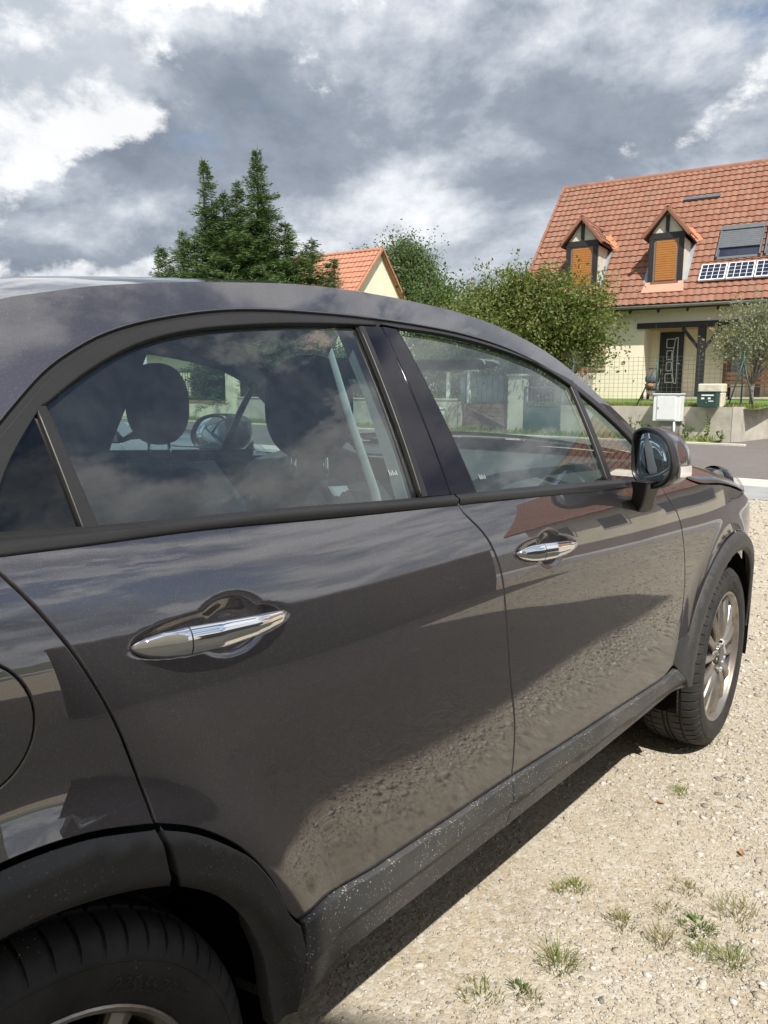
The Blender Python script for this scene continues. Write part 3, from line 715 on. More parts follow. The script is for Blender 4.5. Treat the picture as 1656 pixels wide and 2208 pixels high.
def make_car():
    car = empty('parked_car', (0, 0, 0))
    build_side(car, -1, True); build_side(car, 1, False)
    # roof skin
    def roof(u, v):
        w = CW(u) * v; b = .13 * sstep(.7, 1.42, u) * (1 - v * v)
        return (u + b, w, CZ(u) + ROOF_H(u) * (1 - v * v))
    grid_obj('roof', roof, lin(-.6, 1.43, 60), lin(-1, 1, 41), 'paint', car)
    grid_obj('headliner', lambda u, v: (lambda p: (p[0], p[1] * .97, p[2] - .035))(roof(u, v)), lin(-.55, 1.40, 24), lin(-1, 1, 13), 'headliner', car)
    # windscreen, its black edge, tailgate
    def screen(u, v):
        w = CW(u) * v; b = .13 * (1 - v * v)
        return (u + b, w, CZ(u) + (ROOF_H(u) if u < 1.5 else .07 - .05 * (u - 1.5)) * (1 - v * v))
    grid_obj('windscreen', screen, lin(1.435, 2.055, 20), lin(-.955, .955, 25), 'side_glass', car)
    for a, b in ((-1, -.95), (.95, 1)): grid_obj('windscreen_edge', lambda u, v: (lambda p: (p[0], p[1], p[2] - .004))(screen(u, v)), lin(1.435, 2.06, 20), lin(a, b, 4), 'black_seal', car)
    grid_obj('cowl', lambda u, v: (u + .13 * (1 - v * v), (.80 - .04 * (u - 2.05)) * v, 1.105 + .052 * (1 - v * v) - .25 * (u - 2.05)), lin(2.05, 2.13, 4), lin(-1, 1, 21), 'trim_plastic', car)
    def gate(u, v):
        x = -.60 - .24 * u - .10 * (1 - v * v) * (.5 + u); w = (CW(-.6) + (.79 - CW(-.6)) * u) * v
        return (x, w, 1.19 - .50 * u ** 1.2 + .04 * (1 - v * v) * (1 - u))
    grid_obj('tailgate', gate, lin(0, 1, 14), lin(-1, 1, 25), 'paint', car)
    # bonnet
    HG = spline_tab([(2.0, 1.062), (2.104, 1.066), (2.199, 1.031), (2.281, 1.012), (2.487, .992), (2.60, .974), (2.75, .942), (2.90, .887), (3.0, .85), (3.15, .80)])
    HC = spline_tab([(2.05, 1.14), (2.3, 1.125), (2.6, 1.085), (2.85, 1.02), (3.05, .93), (3.2, .84)])
    def hood(u, v):
        x = 2.06 + (3.0 - 2.06) * u; zg = HG(x) + .003; w = body_w(x, zg) - .002 - .10 * sstep(2.75, 3.0, x)
        q = abs(v)
        return (x + .16 * (1 - v * v) * (.25 + .75 * u), w * v, zg + (max(HC(x), zg + .01) - zg) * (1 - q ** 2.3) ** .55)
    vs = [math.copysign(1 - (1 - abs(t_)) ** 1.9, t_) for t_ in lin(-1, 1, 61)]
    grid_obj('bonnet', hood, lin(0, 1, 40), vs, 'paint', car)
    # nose, tail and floor
    def nose(a, z):
        k = math.sin(a); c = abs(math.cos(a)) ** .55
        return (2.96 + .44 * c * (1 - .25 * sstep(.6, .95, z)) - .05 * sstep(.45, .25, z), (PLAN(2.96) - .055) * math.copysign(abs(k) ** .8, k), z)
    grid_obj('front_bumper', nose, lin(-math.pi / 2, math.pi / 2, 40), lin(.24, .90, 16), 'paint', car)
    def tail(a, z):
        k = math.sin(a); c = abs(math.cos(a)) ** .5
        return (-.70 - .22 * c, .80 * math.copysign(abs(k) ** .7, k), z)
    grid_obj('rear_bumper', tail, lin(-math.pi / 2, math.pi / 2, 30), lin(.28, .80, 8), 'arch_plastic', car, flip=True)
    mb = MB(); mb.box(-.75, 3.1, -.62, .62, .24, .30); mb.build('floor_pan', 'void_black', car)
    for s_ in (-1, 1):
        grid_obj('underbody_side', lambda x, v: (x, s_ * (.62 + .21 * v), .29 + .055 * v), lin(.42, 2.12, 12), [0, .5, 1], 'void_black', car)
    for sg in (-1, 1):
        hl = empty('headlight', parent=car)
        M = Matrix.Translation((2.90, sg * .715, .900)) @ Matrix.Rotation(sg * R(28), 4, 'Z') @ Matrix.Rotation(R(18), 4, 'Y')
        mb = MB(); blob(mb, (0, 0, 0), (.125, .085, .105), (28, 18), 2.2, M); mb.build('lens', 'lamp_lens', hl, smooth=True)
        mb = MB(); blob(mb, (-.012, 0, 0), (.06, .066, .082), (22, 14), 2.2, M); mb.build('reflector', 'steel_dim', hl, smooth=True)
        mb = MB(); mb.rings([[M @ Vector((x, r * .087 * math.cos(a), r * .107 * math.sin(a))) for a in lin(0, 2 * math.pi, 33)[:-1]] for x, r in ((.0, 1.0), (.0, 1.03), (-.03, 1.04), (-.05, 1.0))]); mb.build('bezel', 'gloss_black', hl, smooth=True)
    # seats
    for (x, y) in ((.98, -.37), (1.05, .37)):
        seat = empty('front_seat', parent=car)
        mb = MB(); blob(mb, (x - .02, y, 1.275), (.070, .125, .124), (28, 20), 2.35); mb.build('headrest', 'seat_dark', seat, smooth=True)
        for dy in (-.055, .055):
            mb = MB(); mb.tube([(x - .02, y + dy, 1.20), (x - .015, y + dy, 1.06)], .0065, 10); mb.build('headrest_post', 'chrome', seat, smooth=True)
        mb = MB(); rr = []
        for z, w_, th, dx in ((.50, .22, .11, .16), (.62, .235, .105, .13), (.85, .24, .095, .06), (1.00, .215, .085, .015), (1.07, .175, .07, -.005), (1.105, .11, .045, -.012), (1.115, .04, .02, -.014)):
            rr.append([(x + dx + th * math.copysign(abs(math.cos(a)) ** .6, math.cos(a)), y + w_ * math.copysign(abs(math.sin(a)) ** .7, math.sin(a)), z) for a in lin(0, 2 * math.pi, 33)[:-1]])
        mb.rings(rr, cap=True); mb.build('backrest', 'seat_dark', seat, smooth=True)
        for s_ in (-1, 1):
            mb = MB(); rr = []
            for z, w_, dx in ((.60, .05, .15), (.80, .055, .10), (.98, .055, .055), (1.06, .045, .03), (1.10, .02, .02)):
                rr.append([(x + dx + .085 * math.cos(a), y + s_ * (.205 - .10 * sstep(.95, 1.12, z)) + w_ * math.sin(a), z) for a in lin(0, 2 * math.pi, 17)[:-1]])
            mb.rings(rr, cap=True); mb.build('side_bolster', 'seat_grey', seat, smooth=True)
        mb = MB(); blob(mb, (x + .30, y, .50), (.28, .24, .10), (22, 12), 3); mb.build('cushion', 'seat_dark', seat, smooth=True)
    rs = empty('rear_seat', parent=car)
    mb = MB(); blob(mb, (.10, 0, .75), (.10, .64, .30), (26, 14), 3.5); mb.build('backrest', 'seat_dark', rs, smooth=True)
    mb = MB(); blob(mb, (.42, 0, .50), (.30, .64, .10), (26, 12), 3.5); mb.build('cushion', 'seat_dark', rs, smooth=True)
    for y in (-.40, .40):
        mb = MB(); blob(mb, (.04, y, 1.06), (.05, .12, .055), (20, 12), 2.6); mb.build('headrest', 'seat_dark', rs, smooth=True)
    # dashboard and steering wheel
    db = empty('dashboard', parent=car)
    def dash(u, v):
        pr = [(0, 1.70, .62), (.15, 1.66, .80), (.3, 1.645, .93), (.42, 1.66, 1.00), (.5, 1.70, 1.035), (.6, 1.78, 1.055), (.8, 1.98, 1.085), (1, 2.16, 1.10)]
        for (a, x0, z0), (b, x1, z1) in zip(pr, pr[1:]):
            if u <= b + 1e-9:
                k = (u - a) / (b - a); x = x0 + (x1 - x0) * k; z = z0 + (z1 - z0) * k; break
        hump = .06 * math.exp(-((v - .37) / .17) ** 2) * sstep(.4, .5, u) * sstep(.85, .6, u)
        return (x + .06 * (1 - (v / .72) ** 2) - .02, v, z + hump)
    grid_obj('dash_body', dash, lin(0, 1, 40), lin(-.72, .72, 33), 'dash_grey', db)
    mb = MB(); mb.box(1.66, 1.69, -.10, .10, .99, 1.09); mb.build('screen', 'gloss_black', db, bevel=.006)
    mb = MB(); mb.rings([[(1.66 - .004 * s_, .115 * math.copysign(abs(math.cos(a)) ** .5, math.cos(a)) * s_, 1.04 + .06 * s_ * math.copysign(abs(math.sin(a)) ** .5, math.sin(a))) for a in lin(0, 2 * math.pi, 33)[:-1]] for s_ in (.93, 1, 1.05)]); mb.build('screen_bezel', 'chrome', db, smooth=True)
    sw = empty('steering_wheel', parent=car)
    M = Matrix.Translation((1.80, .37, 1.03)) @ Matrix.Rotation(R(-24), 4, 'Y')
    mb = MB(); rr = []
    for k in range(44):
        a = 2 * math.pi * k / 44; c = Vector((0, .183 * math.cos(a), .183 * math.sin(a))); d = Vector((0, math.cos(a), math.sin(a)))
        rr.append([M @ (c + d * .016 * math.cos(b) + Vector((1, 0, 0)) * .016 * math.sin(b)) for b in lin(0, 2 * math.pi, 11)[:-1]])
    mb.rings(rr, loop=True); mb.build('wheel_ring', 'interior_dark', sw, smooth=True)
    mb = MB(); blob(mb, (.02, 0, 0), (.03, .07, .06), (18, 12), 2.5, M); mb.build('hub', 'dash_grey', sw, smooth=True)
    for a in (0, 180, 270):
        mb = MB(); mb.rings([[M @ Vector((.01 + dx, r * math.cos(R(a)) - q * math.sin(R(a)), r * math.sin(R(a)) + q * math.cos(R(a)))) for dx, q in ((-.006, -.018), (-.006, .018), (.012, .018), (.012, -.018))] for r in (.05, .18)]); mb.build('spoke', 'dash_grey', sw)
    mb = MB(); mb.tube([(1.55, .0, 1.44), (1.50, 0, 1.40)], .012, 8); blob(mb, (1.47, 0, 1.385), (.022, .115, .034), (20, 10), 3); mb.build('interior_mirror', 'interior_dark', car, smooth=True)
    mb = MB(); blob(mb, (1.52, -.36, 1.39), (.075, .17, .016), (20, 10), 3, Matrix.Identity(4)); mb.build('sun_visor', 'headliner', car, smooth=True)
    # wheels
    w0 = make_wheel(car); w0.location = (0, -.775, RW); w0.rotation_euler = (0, R(26), 0)
    def copy_wheel(loc, rot):
        c = w0.copy(); COL.objects.link(c); c.parent = car; c.location = loc; c.rotation_euler = rot
        for ch in list(w0.children):
            k = ch.copy(); COL.objects.link(k); k.parent = c
    copy_wheel((WB, -.775, RW), (0, R(10), R(3)))
    copy_wheel((0, .775, RW), (0, R(33), math.pi)); copy_wheel((WB, .775, RW), (0, R(5), math.pi))
    return car
car = make_car()
tag(car, 'dark grey metallic hatchback parked on the gravel, seen from its right side', 'car')
# ------------------------------------------------------------------ the place
m, t = new_mat('gravel'); c = objco(t)
big = t.noise(c, .55, 5, .6); mid = t.noise(c, 3.2, 6, .65); fin = t.noise(c, 45, 6, .7)
v1 = t.add('ShaderNodeTexVoronoi'); v1.inputs['Scale'].default_value = 58; t.link(c, v1.inputs['Vector'])
v2 = t.add('ShaderNodeTexVoronoi'); v2.inputs['Scale'].default_value = 150; t.link(c, v2.inputs['Vector'])
s1 = t.add('ShaderNodeSeparateColor'); t.link(v1.outputs['Color'], s1.inputs[0]); s2 = t.add('ShaderNodeSeparateColor'); t.link(v2.outputs['Color'], s2.inputs[0])
base = t.ramp(mid.outputs[0], [(.30, (0.320, 0.260, 0.172)), (.50, (0.424, 0.360, 0.260)), (.72, (0.488, 0.440, 0.352))])
ston = t.ramp(s1.outputs[0], [(0, (0.320, 0.292, 0.240)), (.5, (0.464, 0.424, 0.360)), (1, (0.576, 0.552, 0.504))])
grit = t.ramp(s2.outputs[0], [(0, (0.288, 0.248, 0.184)), (.6, (0.448, 0.400, 0.320)), (1, (0.560, 0.528, 0.464))])
m1 = t.mapr(big.outputs[0], .42, .62, .25, .85); cc = t.mix(t.math('MULTIPLY', t.mapr(s2.outputs[1], .3, .5, 0, 1), .6), base, grit)
cc = t.mix(t.math('MULTIPLY', t.mapr(s1.outputs[1], .45, .55, 0, 1), t.math('MULTIPLY', m1, .7)), cc, ston)
cc = t.mix(t.mapr(t.noise(c, 1.3, 5, .6, .5).outputs[0], .58, .75, 0, .45), cc, (0.264, 0.216, 0.144))
t.link(cc, t.bsdf.inputs['Base Color']); setv(t, rough=.95, spec=.15)
h1 = t.math('MULTIPLY', t.math('SUBTRACT', 1.0, v1.outputs['Distance']), t.mapr(s1.outputs[1], .4, .6, .2, 1.0)); h2 = t.math('MULTIPLY', t.math('SUBTRACT', 1.0, v2.outputs['Distance']), .45)
hh = t.math('ADD', h1, t.math('ADD', h2, t.math('MULTIPLY', fin.outputs[0], .7))); bump(t, hh, .42, .008)
m, t = new_mat('stone_mix'); g = t.add('ShaderNodeNewGeometry'); c = objco(t)
cc = t.ramp(g.outputs['Random Per Island'], [(0, (.17, .16, .145)), (.07, (.27, .25, .215)), (.22, (.385, .35, .285)), (.5, (.46, .42, .35)), (.82, (.54, .51, .45)), (.97, (.60, .58, .54)), (1, (.36, .26, .18))])
n = t.noise(c, 120, 5, .7); cc = t.mix(t.mapr(n.outputs[0], .35, .7, 0, .35), cc, (0.302, 0.260, 0.193)); t.link(cc, t.bsdf.inputs['Base Color']); setv(t, rough=.9, spec=.2); bump(t, n.outputs[0], .4, .004)
m, t = new_mat('asphalt'); c = objco(t)
v1 = t.add('ShaderNodeTexVoronoi'); v1.inputs['Scale'].default_value = 60; t.link(c, v1.inputs['Vector']); s1 = t.add('ShaderNodeSeparateColor'); t.link(v1.outputs['Color'], s1.inputs[0])
big = t.noise(c, .35, 6, .65, .3)
mpg = t.add('ShaderNodeMapping'); mpg.inputs['Scale'].default_value = (3.0, .5, 1); t.link(c, mpg.inputs[0]); streak = t.noise(mpg.outputs[0], 1.3, 6, .7, .4)
cc = t.ramp(big.outputs[0], [(.3, (.115, .100, .095)), (.6, (.155, .137, .130)), (.8, (.19, .172, .163))])
cc = t.mix(t.mapr(s1.outputs[0], .0, 1, 0, .45), cc, (.27, .24, .22)); cc = t.mix(t.mapr(streak.outputs[0], .55, .72, 0, .5), cc, (.25, .225, .21))
t.link(cc, t.bsdf.inputs['Base Color']); setv(t, rough=.9, spec=.25); bump(t, v1.outputs['Distance'], .5, .01)
plain('pavement', (.30, .31, .31), .9, .18, 3, bmp=.4, bscale=120, dirt=(.36, .34, .30))
plain('concrete', (.47, .435, .37), .9, .22, 2.2, bmp=.35, bscale=45, dirt=(.22, .20, .165))
plain('concrete_light', (.55, .51, .45), .9, .14, 2, bmp=.3, bscale=60, dirt=(.42, .38, .32))
plain('render_cream', (.86, .79, .62), .9, .06, 1.2, bmp=.25, bscale=90, dirt=(.78, .71, .55))
plain('cream_wall', (.80, .75, .54), .9, .08, 2, bmp=.2, bscale=70, dirt=(.45, .42, .30))
plain('roof_plain', (.11, .055, .038), .85, .2, 2)
plain('earth', (.13, .16, .06), .95, .35, .3, bmp=.6, bscale=3, dirt=(.20, .17, .09))
plain('lawn', (.11, .19, .035), .95, .4, 2.5, bmp=.8, bscale=40, dirt=(.25, .22, .10))
plain('dark_wood', (.018, .016, .018), .6, .25, 8, bmp=.2)
plain('brown_wood', (.16, .085, .045), .7, .25, 5, bmp=.3, bscale=30)
plain('beige_wood', (.46, .37, .26), .75, .15, 6, bmp=.2, bscale=30)
plain('gate_wood', (.17, .10, .075), .8, .3, 4, bmp=.3, bscale=30)
plain('porch_ceiling', (.42, .24, .12), .7, .2, 6)
plain('door_black', (.012, .014, .018), .35, .1, 4)
plain('steel', (.62, .63, .63), .35, .1, 10, metal=.8)
plain('teal_metal', (.055, .105, .105), .5, .15, 4)
plain('green_metal', (.020, .060, .050), .45, .15, 6)
plain('white_plastic', (.74, .76, .76), .45, .05, 3)
plain('white_paper', (.80, .80, .78), .7, .04, 6)
plain('grey_plastic', (.20, .20, .20), .7, .2, 6, dirt=(.28, .26, .22))
plain('zinc', (.42, .46, .49), .45, .15, 4, metal=.5)
plain('gutter_zinc', (.30, .31, .31), .5, .15, 4, metal=.5)
plain('orange_flashing', (.80, .22, .10), .8, .12, 6)
plain('pink_flashing', (.66, .28, .20), .8, .12, 6)
plain('shutter_orange', (.40, .165, .034), .55, .10, 6)
plain('shutter_grey', (.115, .125, .135), .45, .12, 6)
plain('half_timber_fill', (.66, .62, .52), .9, .1, 6, bmp=.2, dirt=(.50, .46, .38))
plain('pale_stone', (.66, .60, .47), .9, .18, 9, bmp=.7, bscale=18)
plain('bark', (.13, .10, .075), .9, .35, 9, bmp=.8, bscale=40)
plain('grey_bark', (.24, .215, .18), .9, .3, 9, bmp=.6, bscale=40)
plain('pv_cell', (.012, .016, .035), .18, .2, 8, coat=.8)
plain('curtain', (.55, .60, .64), .8, .08, 6)
plain('cloth_mix', (.10, .11, .13), .8, .4, 14)
plain('cloth_orange', (.60, .22, .10), .8, .2, 14)
plain('wire', (.10, .12, .09), .6, .2, 6)
plain('tile_orange', (.43, .20, .125), .85, .22, 5, dirt=(.33, .175, .12))
m, t = new_mat('roof_tile'); oi = t.add('ShaderNodeObjectInfo'); g = t.add('ShaderNodeNewGeometry'); c = t.add('ShaderNodeNewGeometry').outputs['Position']
rnd = t.math('FRACT', t.math('ADD', oi.outputs['Random'], g.outputs['Random Per Island']))
cc = t.ramp(rnd, [(0, (.240, .112, .073)), (.4, (.272, .132, .087)), (.75, (.292, .148, .101)), (1, (.250, .134, .096))])
n = t.noise(c, 1.1, 7, .7, .4); cc = t.mix(t.mapr(n.outputs[0], .45, .72, 0, .55), cc, (.20, .125, .092))
n2 = t.noise(c, .8, 6, .75, 1.2); cc = t.mix(t.mapr(n2.outputs[0], .63, .74, 0, .6), cc, (.13, .105, .085))
t.link(cc, t.bsdf.inputs['Base Color']); setv(t, rough=.85, spec=.25); bump(t, t.noise(c, 60, 4, .6).outputs[0], .25, .01)

def foliage(name, cols, trans=.35, rough=.5):
    m, t = new_mat(name); g = t.add('ShaderNodeNewGeometry')
    cc = t.ramp(g.outputs['Random Per Island'], [(i / (len(cols) - 1), k) for i, k in enumerate(cols)])
    n = t.noise(g.outputs['Position'], .9, 3, .6); cc = t.mix(t.mapr(n.outputs[0], .35, .65, 0, .5), cc, tuple(x * 1.25 for x in cols[len(cols) // 2]))
    t.link(cc, t.bsdf.inputs['Base Color']); setv(t, rough=rough, spec=.35)
    tl = t.add('ShaderNodeBsdfTranslucent'); hv = t.mix(1.0, cc, (1.25, 1.3, .55), 'MULTIPLY'); t.link(hv, tl.inputs[0])
    mx = t.add('ShaderNodeMixShader'); mx.inputs[0].default_value = trans; t.link(t.bsdf.outputs[0], mx.inputs[1]); t.link(tl.outputs[0], mx.inputs[2]); t.link(mx.outputs[0], t.out.inputs[0])
foliage('cherry_leaf', [(0.065, 0.111, 0.026), (0.098, 0.146, 0.036), (0.137, 0.179, 0.047), (0.176, 0.195, 0.062), (0.202, 0.156, 0.062)])
foliage('spruce_needle', [(0.030, 0.065, 0.023), (0.049, 0.095, 0.030), (0.076, 0.129, 0.038), (0.123, 0.171, 0.053)], .15)
foliage('poplar_leaf', [(0.053, 0.090, 0.038), (0.083, 0.128, 0.053), (0.120, 0.165, 0.072), (0.165, 0.210, 0.098)])
foliage('olive_leaf', [(.13, .15, .09), (.19, .21, .13), (.25, .27, .18), (.33, .34, .25)])
foliage('hedge_leaf', [(0.042, 0.081, 0.025), (0.070, 0.119, 0.036), (0.105, 0.154, 0.048)])
foliage('grass_blade', [(.10, .15, .030), (.15, .20, .045), (.22, .24, .080), (.34, .30, .14)])
foliage('dry_blade', [(.26, .20, .10), (.20, .20, .08), (.36, .29, .16)])
foliage('weed_leaf', [(.075, .125, .030), (.105, .165, .040), (.15, .205, .060)])

def sheet(name, x0, x1, y0, y1, z, mat, nx=2, ny=2):
    o = grid_obj(name, lambda x, y: (x, y, z), lin(x0, x1, nx), lin(y0, y1, ny), mat, None, smooth=False); return struct(o)
sheet('ground', -3000, 3000, -3000, 3000, -.03, 'earth')
sheet('gravel_yard', -22, 9.62, -24, 30, 0.0, 'gravel')
sheet('pavement', 9.62, 10.95, -60, 90, .006, 'pavement')
mb = MB(); mb.box(10.95, 11.80, -60, 90, -.05, .022); struct(mb.build('gutter', 'concrete_light', bevel=.01))
sheet('road', 11.80, 19.05, -60, 90, .004, 'asphalt')
sheet('road', 19.05, 60, -40, 4.30, .005, 'asphalt')
mb = MB(); mb.box(19.0, 19.16, 3.6, 90, -.05, .05); struct(mb.build('kerb', 'concrete_light', bevel=.01))
sheet('verge', 19.16, 20.6, 4.6, 90, .03, 'lawn')
struct(grid_obj('garden_ground', lambda x, y: (x, y, .84 + .20 * sstep(20.7, 25.5, x)), lin(20.72, 70, 12), lin(3.8, 90, 10), 'lawn', None))

# ---- loose stones on the yard
def ico():
    p = (1 + 5 ** .5) / 2
    V = np.array([(-1, p, 0), (1, p, 0), (-1, -p, 0), (1, -p, 0), (0, -1, p), (0, 1, p), (0, -1, -p), (0, 1, -p), (p, 0, -1), (p, 0, 1), (-p, 0, -1), (-p, 0, 1)]) / math.hypot(1, p)
    F = np.array([(0, 11, 5), (0, 5, 1), (0, 1, 7), (0, 7, 10), (0, 10, 11), (1, 5, 9), (5, 11, 4), (11, 10, 2), (10, 7, 6), (7, 1, 8), (3, 9, 4), (3, 4, 2), (3, 2, 6), (3, 6, 8), (3, 8, 9), (4, 9, 5), (2, 4, 11), (6, 2, 10), (8, 6, 7), (9, 8, 1)])
    return V, F
def vnoise(x, y, s, seed=0):
    xi, yi = np.floor(x * s), np.floor(y * s); fx, fy = x * s - xi, y * s - yi; fx = fx * fx * (3 - 2 * fx); fy = fy * fy * (3 - 2 * fy)
    h = lambda a, b: np.modf(np.abs(np.sin(a * 127.1 + b * 311.7 + seed * 17.3) * 43758.5453))[0]
    return (h(xi, yi) * (1 - fx) + h(xi + 1, yi) * fx) * (1 - fy) + (h(xi, yi + 1) * (1 - fx) + h(xi + 1, yi + 1) * fx) * fy
LEAVES = [(1.883, -1.165, .6, 'curled orange leaf on the coarse gravel near the right edge'), (2.0, -.885, 2.0, 'small rusty leaf on the gravel below the lone green tuft')]
def octa(): return np.array([(1, 0, 0), (-1, 0, 0), (0, 1, 0), (0, -1, 0), (0, 0, 1), (0, 0, -1)], float), np.array([(0, 2, 4), (2, 1, 4), (1, 3, 4), (3, 0, 4), (2, 0, 5), (1, 2, 5), (3, 1, 5), (0, 3, 5)])
def stones(name, n, xr, yr, smin, smax, power, seed, keep, small=False):
    rg = np.random.default_rng(seed); IV, IF = octa() if small else ico(); nv = len(IV)
    x = rg.uniform(*xr, n); y = rg.uniform(*yr, n); k = keep(x, y, rg.uniform(0, 1, n)); x, y = x[k], y[k]; n = len(x)
    s = smin * (smax / smin) ** (rg.uniform(0, 1, n) ** power)
    V = np.repeat(IV[None], n, 0) * (1 + rg.uniform(-.30, .30, (n, nv, 1)))
    V *= np.stack([rg.uniform(.75, 1.35, n), rg.uniform(.65, 1.1, n), rg.uniform(.32, .62, n)], 1)[:, None, :]
    a = rg.uniform(0, 2 * np.pi, n); tl = rg.normal(0, .25, n)
    ct, st_ = np.cos(tl)[:, None], np.sin(tl)[:, None]; V = np.stack([V[..., 0], V[..., 1] * ct - V[..., 2] * st_, V[..., 1] * st_ + V[..., 2] * ct], 2)
    ca, sa = np.cos(a)[:, None], np.sin(a)[:, None]; V = np.stack([V[..., 0] * ca - V[..., 1] * sa, V[..., 0] * sa + V[..., 1] * ca, V[..., 2]], 2)
    V *= s[:, None, None] * .5; V += np.stack([x, y, s * .05], 1)[:, None, :]
    F = (IF[None] + (np.arange(n) * nv)[:, None, None]).reshape(-1, 3)
    o = np_mesh(name, V.reshape(-1, 3), F, 'stone_mix'); o['kind'] = 'stuff'; return o
coarse = lambda x, y: np.clip(vnoise(x, y, 1.1, 3) * 1.1 - .25 + .55 * np.clip((-y - .95) / .5, 0, 1) + .55 * np.clip((x - 1.5) / 1.2, 0, 1) - .55 * np.clip((y + .95) / .2, 0, 1) * np.clip((2.0 - x) / .6, 0, 1), .06, 1)
inview = lambda x, y: (y < .9 * (x + .3) - 1.55) & (y > -.62 * (x + .3) - 1.5) & ~((x > -.9) & (x < 3.3) & (y > -.45) & (y < .9))
stones('gravel_grit', 150000, (.2, 3.6), (-3.0, -.40), .0035, .011, 1.3, 11, lambda x, y, r: inview(x, y) & (r < .40 + .60 * coarse(x, y)), True)
stones('gravel_stones', 24000, (.2, 4.6), (-4.0, -.40), .008, .021, 2.2, 12, lambda x, y, r: inview(x, y) & (r < coarse(x, y)))
stones('gravel_stones', 170, (.4, 4.6), (-2.2, -.98), .020, .040, 2.6, 15, lambda x, y, r: inview(x, y) & (r < coarse(x, y)))
stones('gravel_stones', 7000, (1.3, 4.4), (-2.6, -.62), .013, .030, 2.0, 16, lambda x, y, r: inview(x, y) & (r < 1.2 * coarse(x, y) - .25) & ((x > 1.75) | (y < -1.2)))
stones('gravel_stones', 17000, (3.0, 6.2), (-5.5, 3.0), .012, .034, 1.8, 13, lambda x, y, r: inview(x, y) & (r < .25 + coarse(x, y)))
stones('gravel_stones', 16000, (6.0, 9.6), (-6.5, 5.5), .018, .045, 1.8, 14, lambda x, y, r: inview(x, y))

# ---- tufts of grass in the gravel
def blades(mb_v, mb_f, cx, cy, n, rad, h, w, rg, z0=0.0, lean=.6):
    for _ in range(n):
        a = rg.uniform(0, 6.283); r = rad * rg.uniform(0, 1) ** .7; x, y = cx + r * math.cos(a), cy + r * math.sin(a)
        a2 = a + rg.normal(0, .6); L = h * rg.uniform(.45, 1.1); k = lean * rg.uniform(.3, 1.2); d = Vector((math.cos(a2), math.sin(a2), 0)); s = Vector((-d.y, d.x, 0)) * w * rg.uniform(.6, 1.2)
        p0 = Vector((x, y, z0)); p1 = p0 + Vector((0, 0, L * .55)) + d * L * k * .35; p2 = p1 + Vector((0, 0, L * .35)) + d * L * k * .7
        o = len(mb_v); mb_v += [tuple(p0 - s), tuple(p0 + s), tuple(p1 + s * .8), tuple(p1 - s * .8), tuple(p2)]; mb_f += [(o, o + 1, o + 2, o + 3), (o + 3, o + 2, o + 4)]
TUFTS = [(1.44, -.876, .034, .032, 50, 'grass_blade', 'bright green grass tuft, right one of the pair nearest the sill'),
 (1.399, -.843, .026, .030, 36, 'grass_blade', 'small bright green tuft, left one of the pair nearest the sill'),
 (2.109, -.908, .040, .030, 50, 'grass_blade', 'lone green tuft in the coarse gravel, midway to the front wheel'),
 (2.536, -.868, .034, .026, 30, 'grass_blade', 'little grass tuft touching the front tyre'),
 (1.387, -1.022, .040, .045, 50, 'dry_blade', 'half dry tuft left of the large grey stone'),
 (1.505, -1.094, .042, .030, 34, 'dry_blade', 'thin olive tuft just above the large grey stone'),
 (1.62, -1.10, .048, .030, 44, 'dry_blade', 'thin flat tuft highest of the tufts on the right'),
 (1.49, -1.175, .050, .028, 70, 'weed_leaf', 'blue green mat of weed right of the large grey stone'),
 (1.383, -1.129, .040, .060, 34, 'dry_blade', 'tall wispy dry tuft below the large grey stone'),
 (1.409, -1.21, .040, .032, 40, 'grass_blade', 'low green tuft left of the dense tuft at the right edge'),
 (1.425, -1.275, .052, .045, 80, 'grass_blade', 'dense green tuft lowest at the right edge'),
 (1.60, -1.235, .065, .050, 60, 'dry_blade', 'brown dried weed spreading near the right edge'),
 (1.158, -.97, .045, .065, 70, 'grass_blade', 'tall grey green tuft in the grit at bottom centre'),
 (.962, -.885, .055, .030, 70, 'grass_blade', 'flat green tuft lowest and nearest the car shadow'),
 (1.036, -.94, .022, .026, 26, 'weed_leaf', 'tiny bright weed just right of the lowest tuft'),
 (1.022, -.975, .034, .030, 30, 'dry_blade', 'sparse straw coloured tuft at the bottom edge')]
for i, (x, y, rad, h, n, mt, lb) in enumerate(TUFTS):
    v, f = [], []; rg = np.random.default_rng(50 + i); blades(v, f, 0, 0, int(n * 1.7), rad * .9, h * .72, .0011 if mt != 'weed_leaf' else .002, rg, lean=1.0)
    me = bpy.data.meshes.new('grass_tuft'); me.from_pydata(v, [], f); me.materials.append(MATS[mt]); o = bpy.data.objects.new('grass_tuft', me); COL.objects.link(o); o.location = (x, y, 0)
    tag(o, lb, 'grass tuft', 'tufts in the gravel')
plain('dead_leaf', (.38, .20, .09), .7, .3, 60)
for x, y, rz, lb in LEAVES:
    mb = MB(); L = .022; n = 7; rows = []
    for i in range(n):
        t_ = i / (n - 1); w_ = .006 * math.sin(math.pi * (t_ * .9 + .05)) + .0008; rows.append([(L * (t_ - .5), k * w_, .006 + .005 * abs(k) - .003 * math.cos(3 * t_)) for k in (-1, -.4, 0, .4, 1)])
    mb.rings(rows, closed=False); o = mb.build('fallen_leaf', 'dead_leaf', smooth=True); o.location = (x, y, 0); o.rotation_euler = (0, 0, rz); tag(o, lb, 'leaf', 'fallen leaves on the gravel')
v, f = [], []; rg = np.random.default_rng(90)
for _ in range(1500):
    y = rg.uniform(4.6, 30); x = 19.3 + 1.2 * rg.uniform(0, 1) ** .6; blades(v, f, x, y, 5, .10, .12 + .12 * rg.uniform(0, 1) * (x > 20), .010, rg, .03)
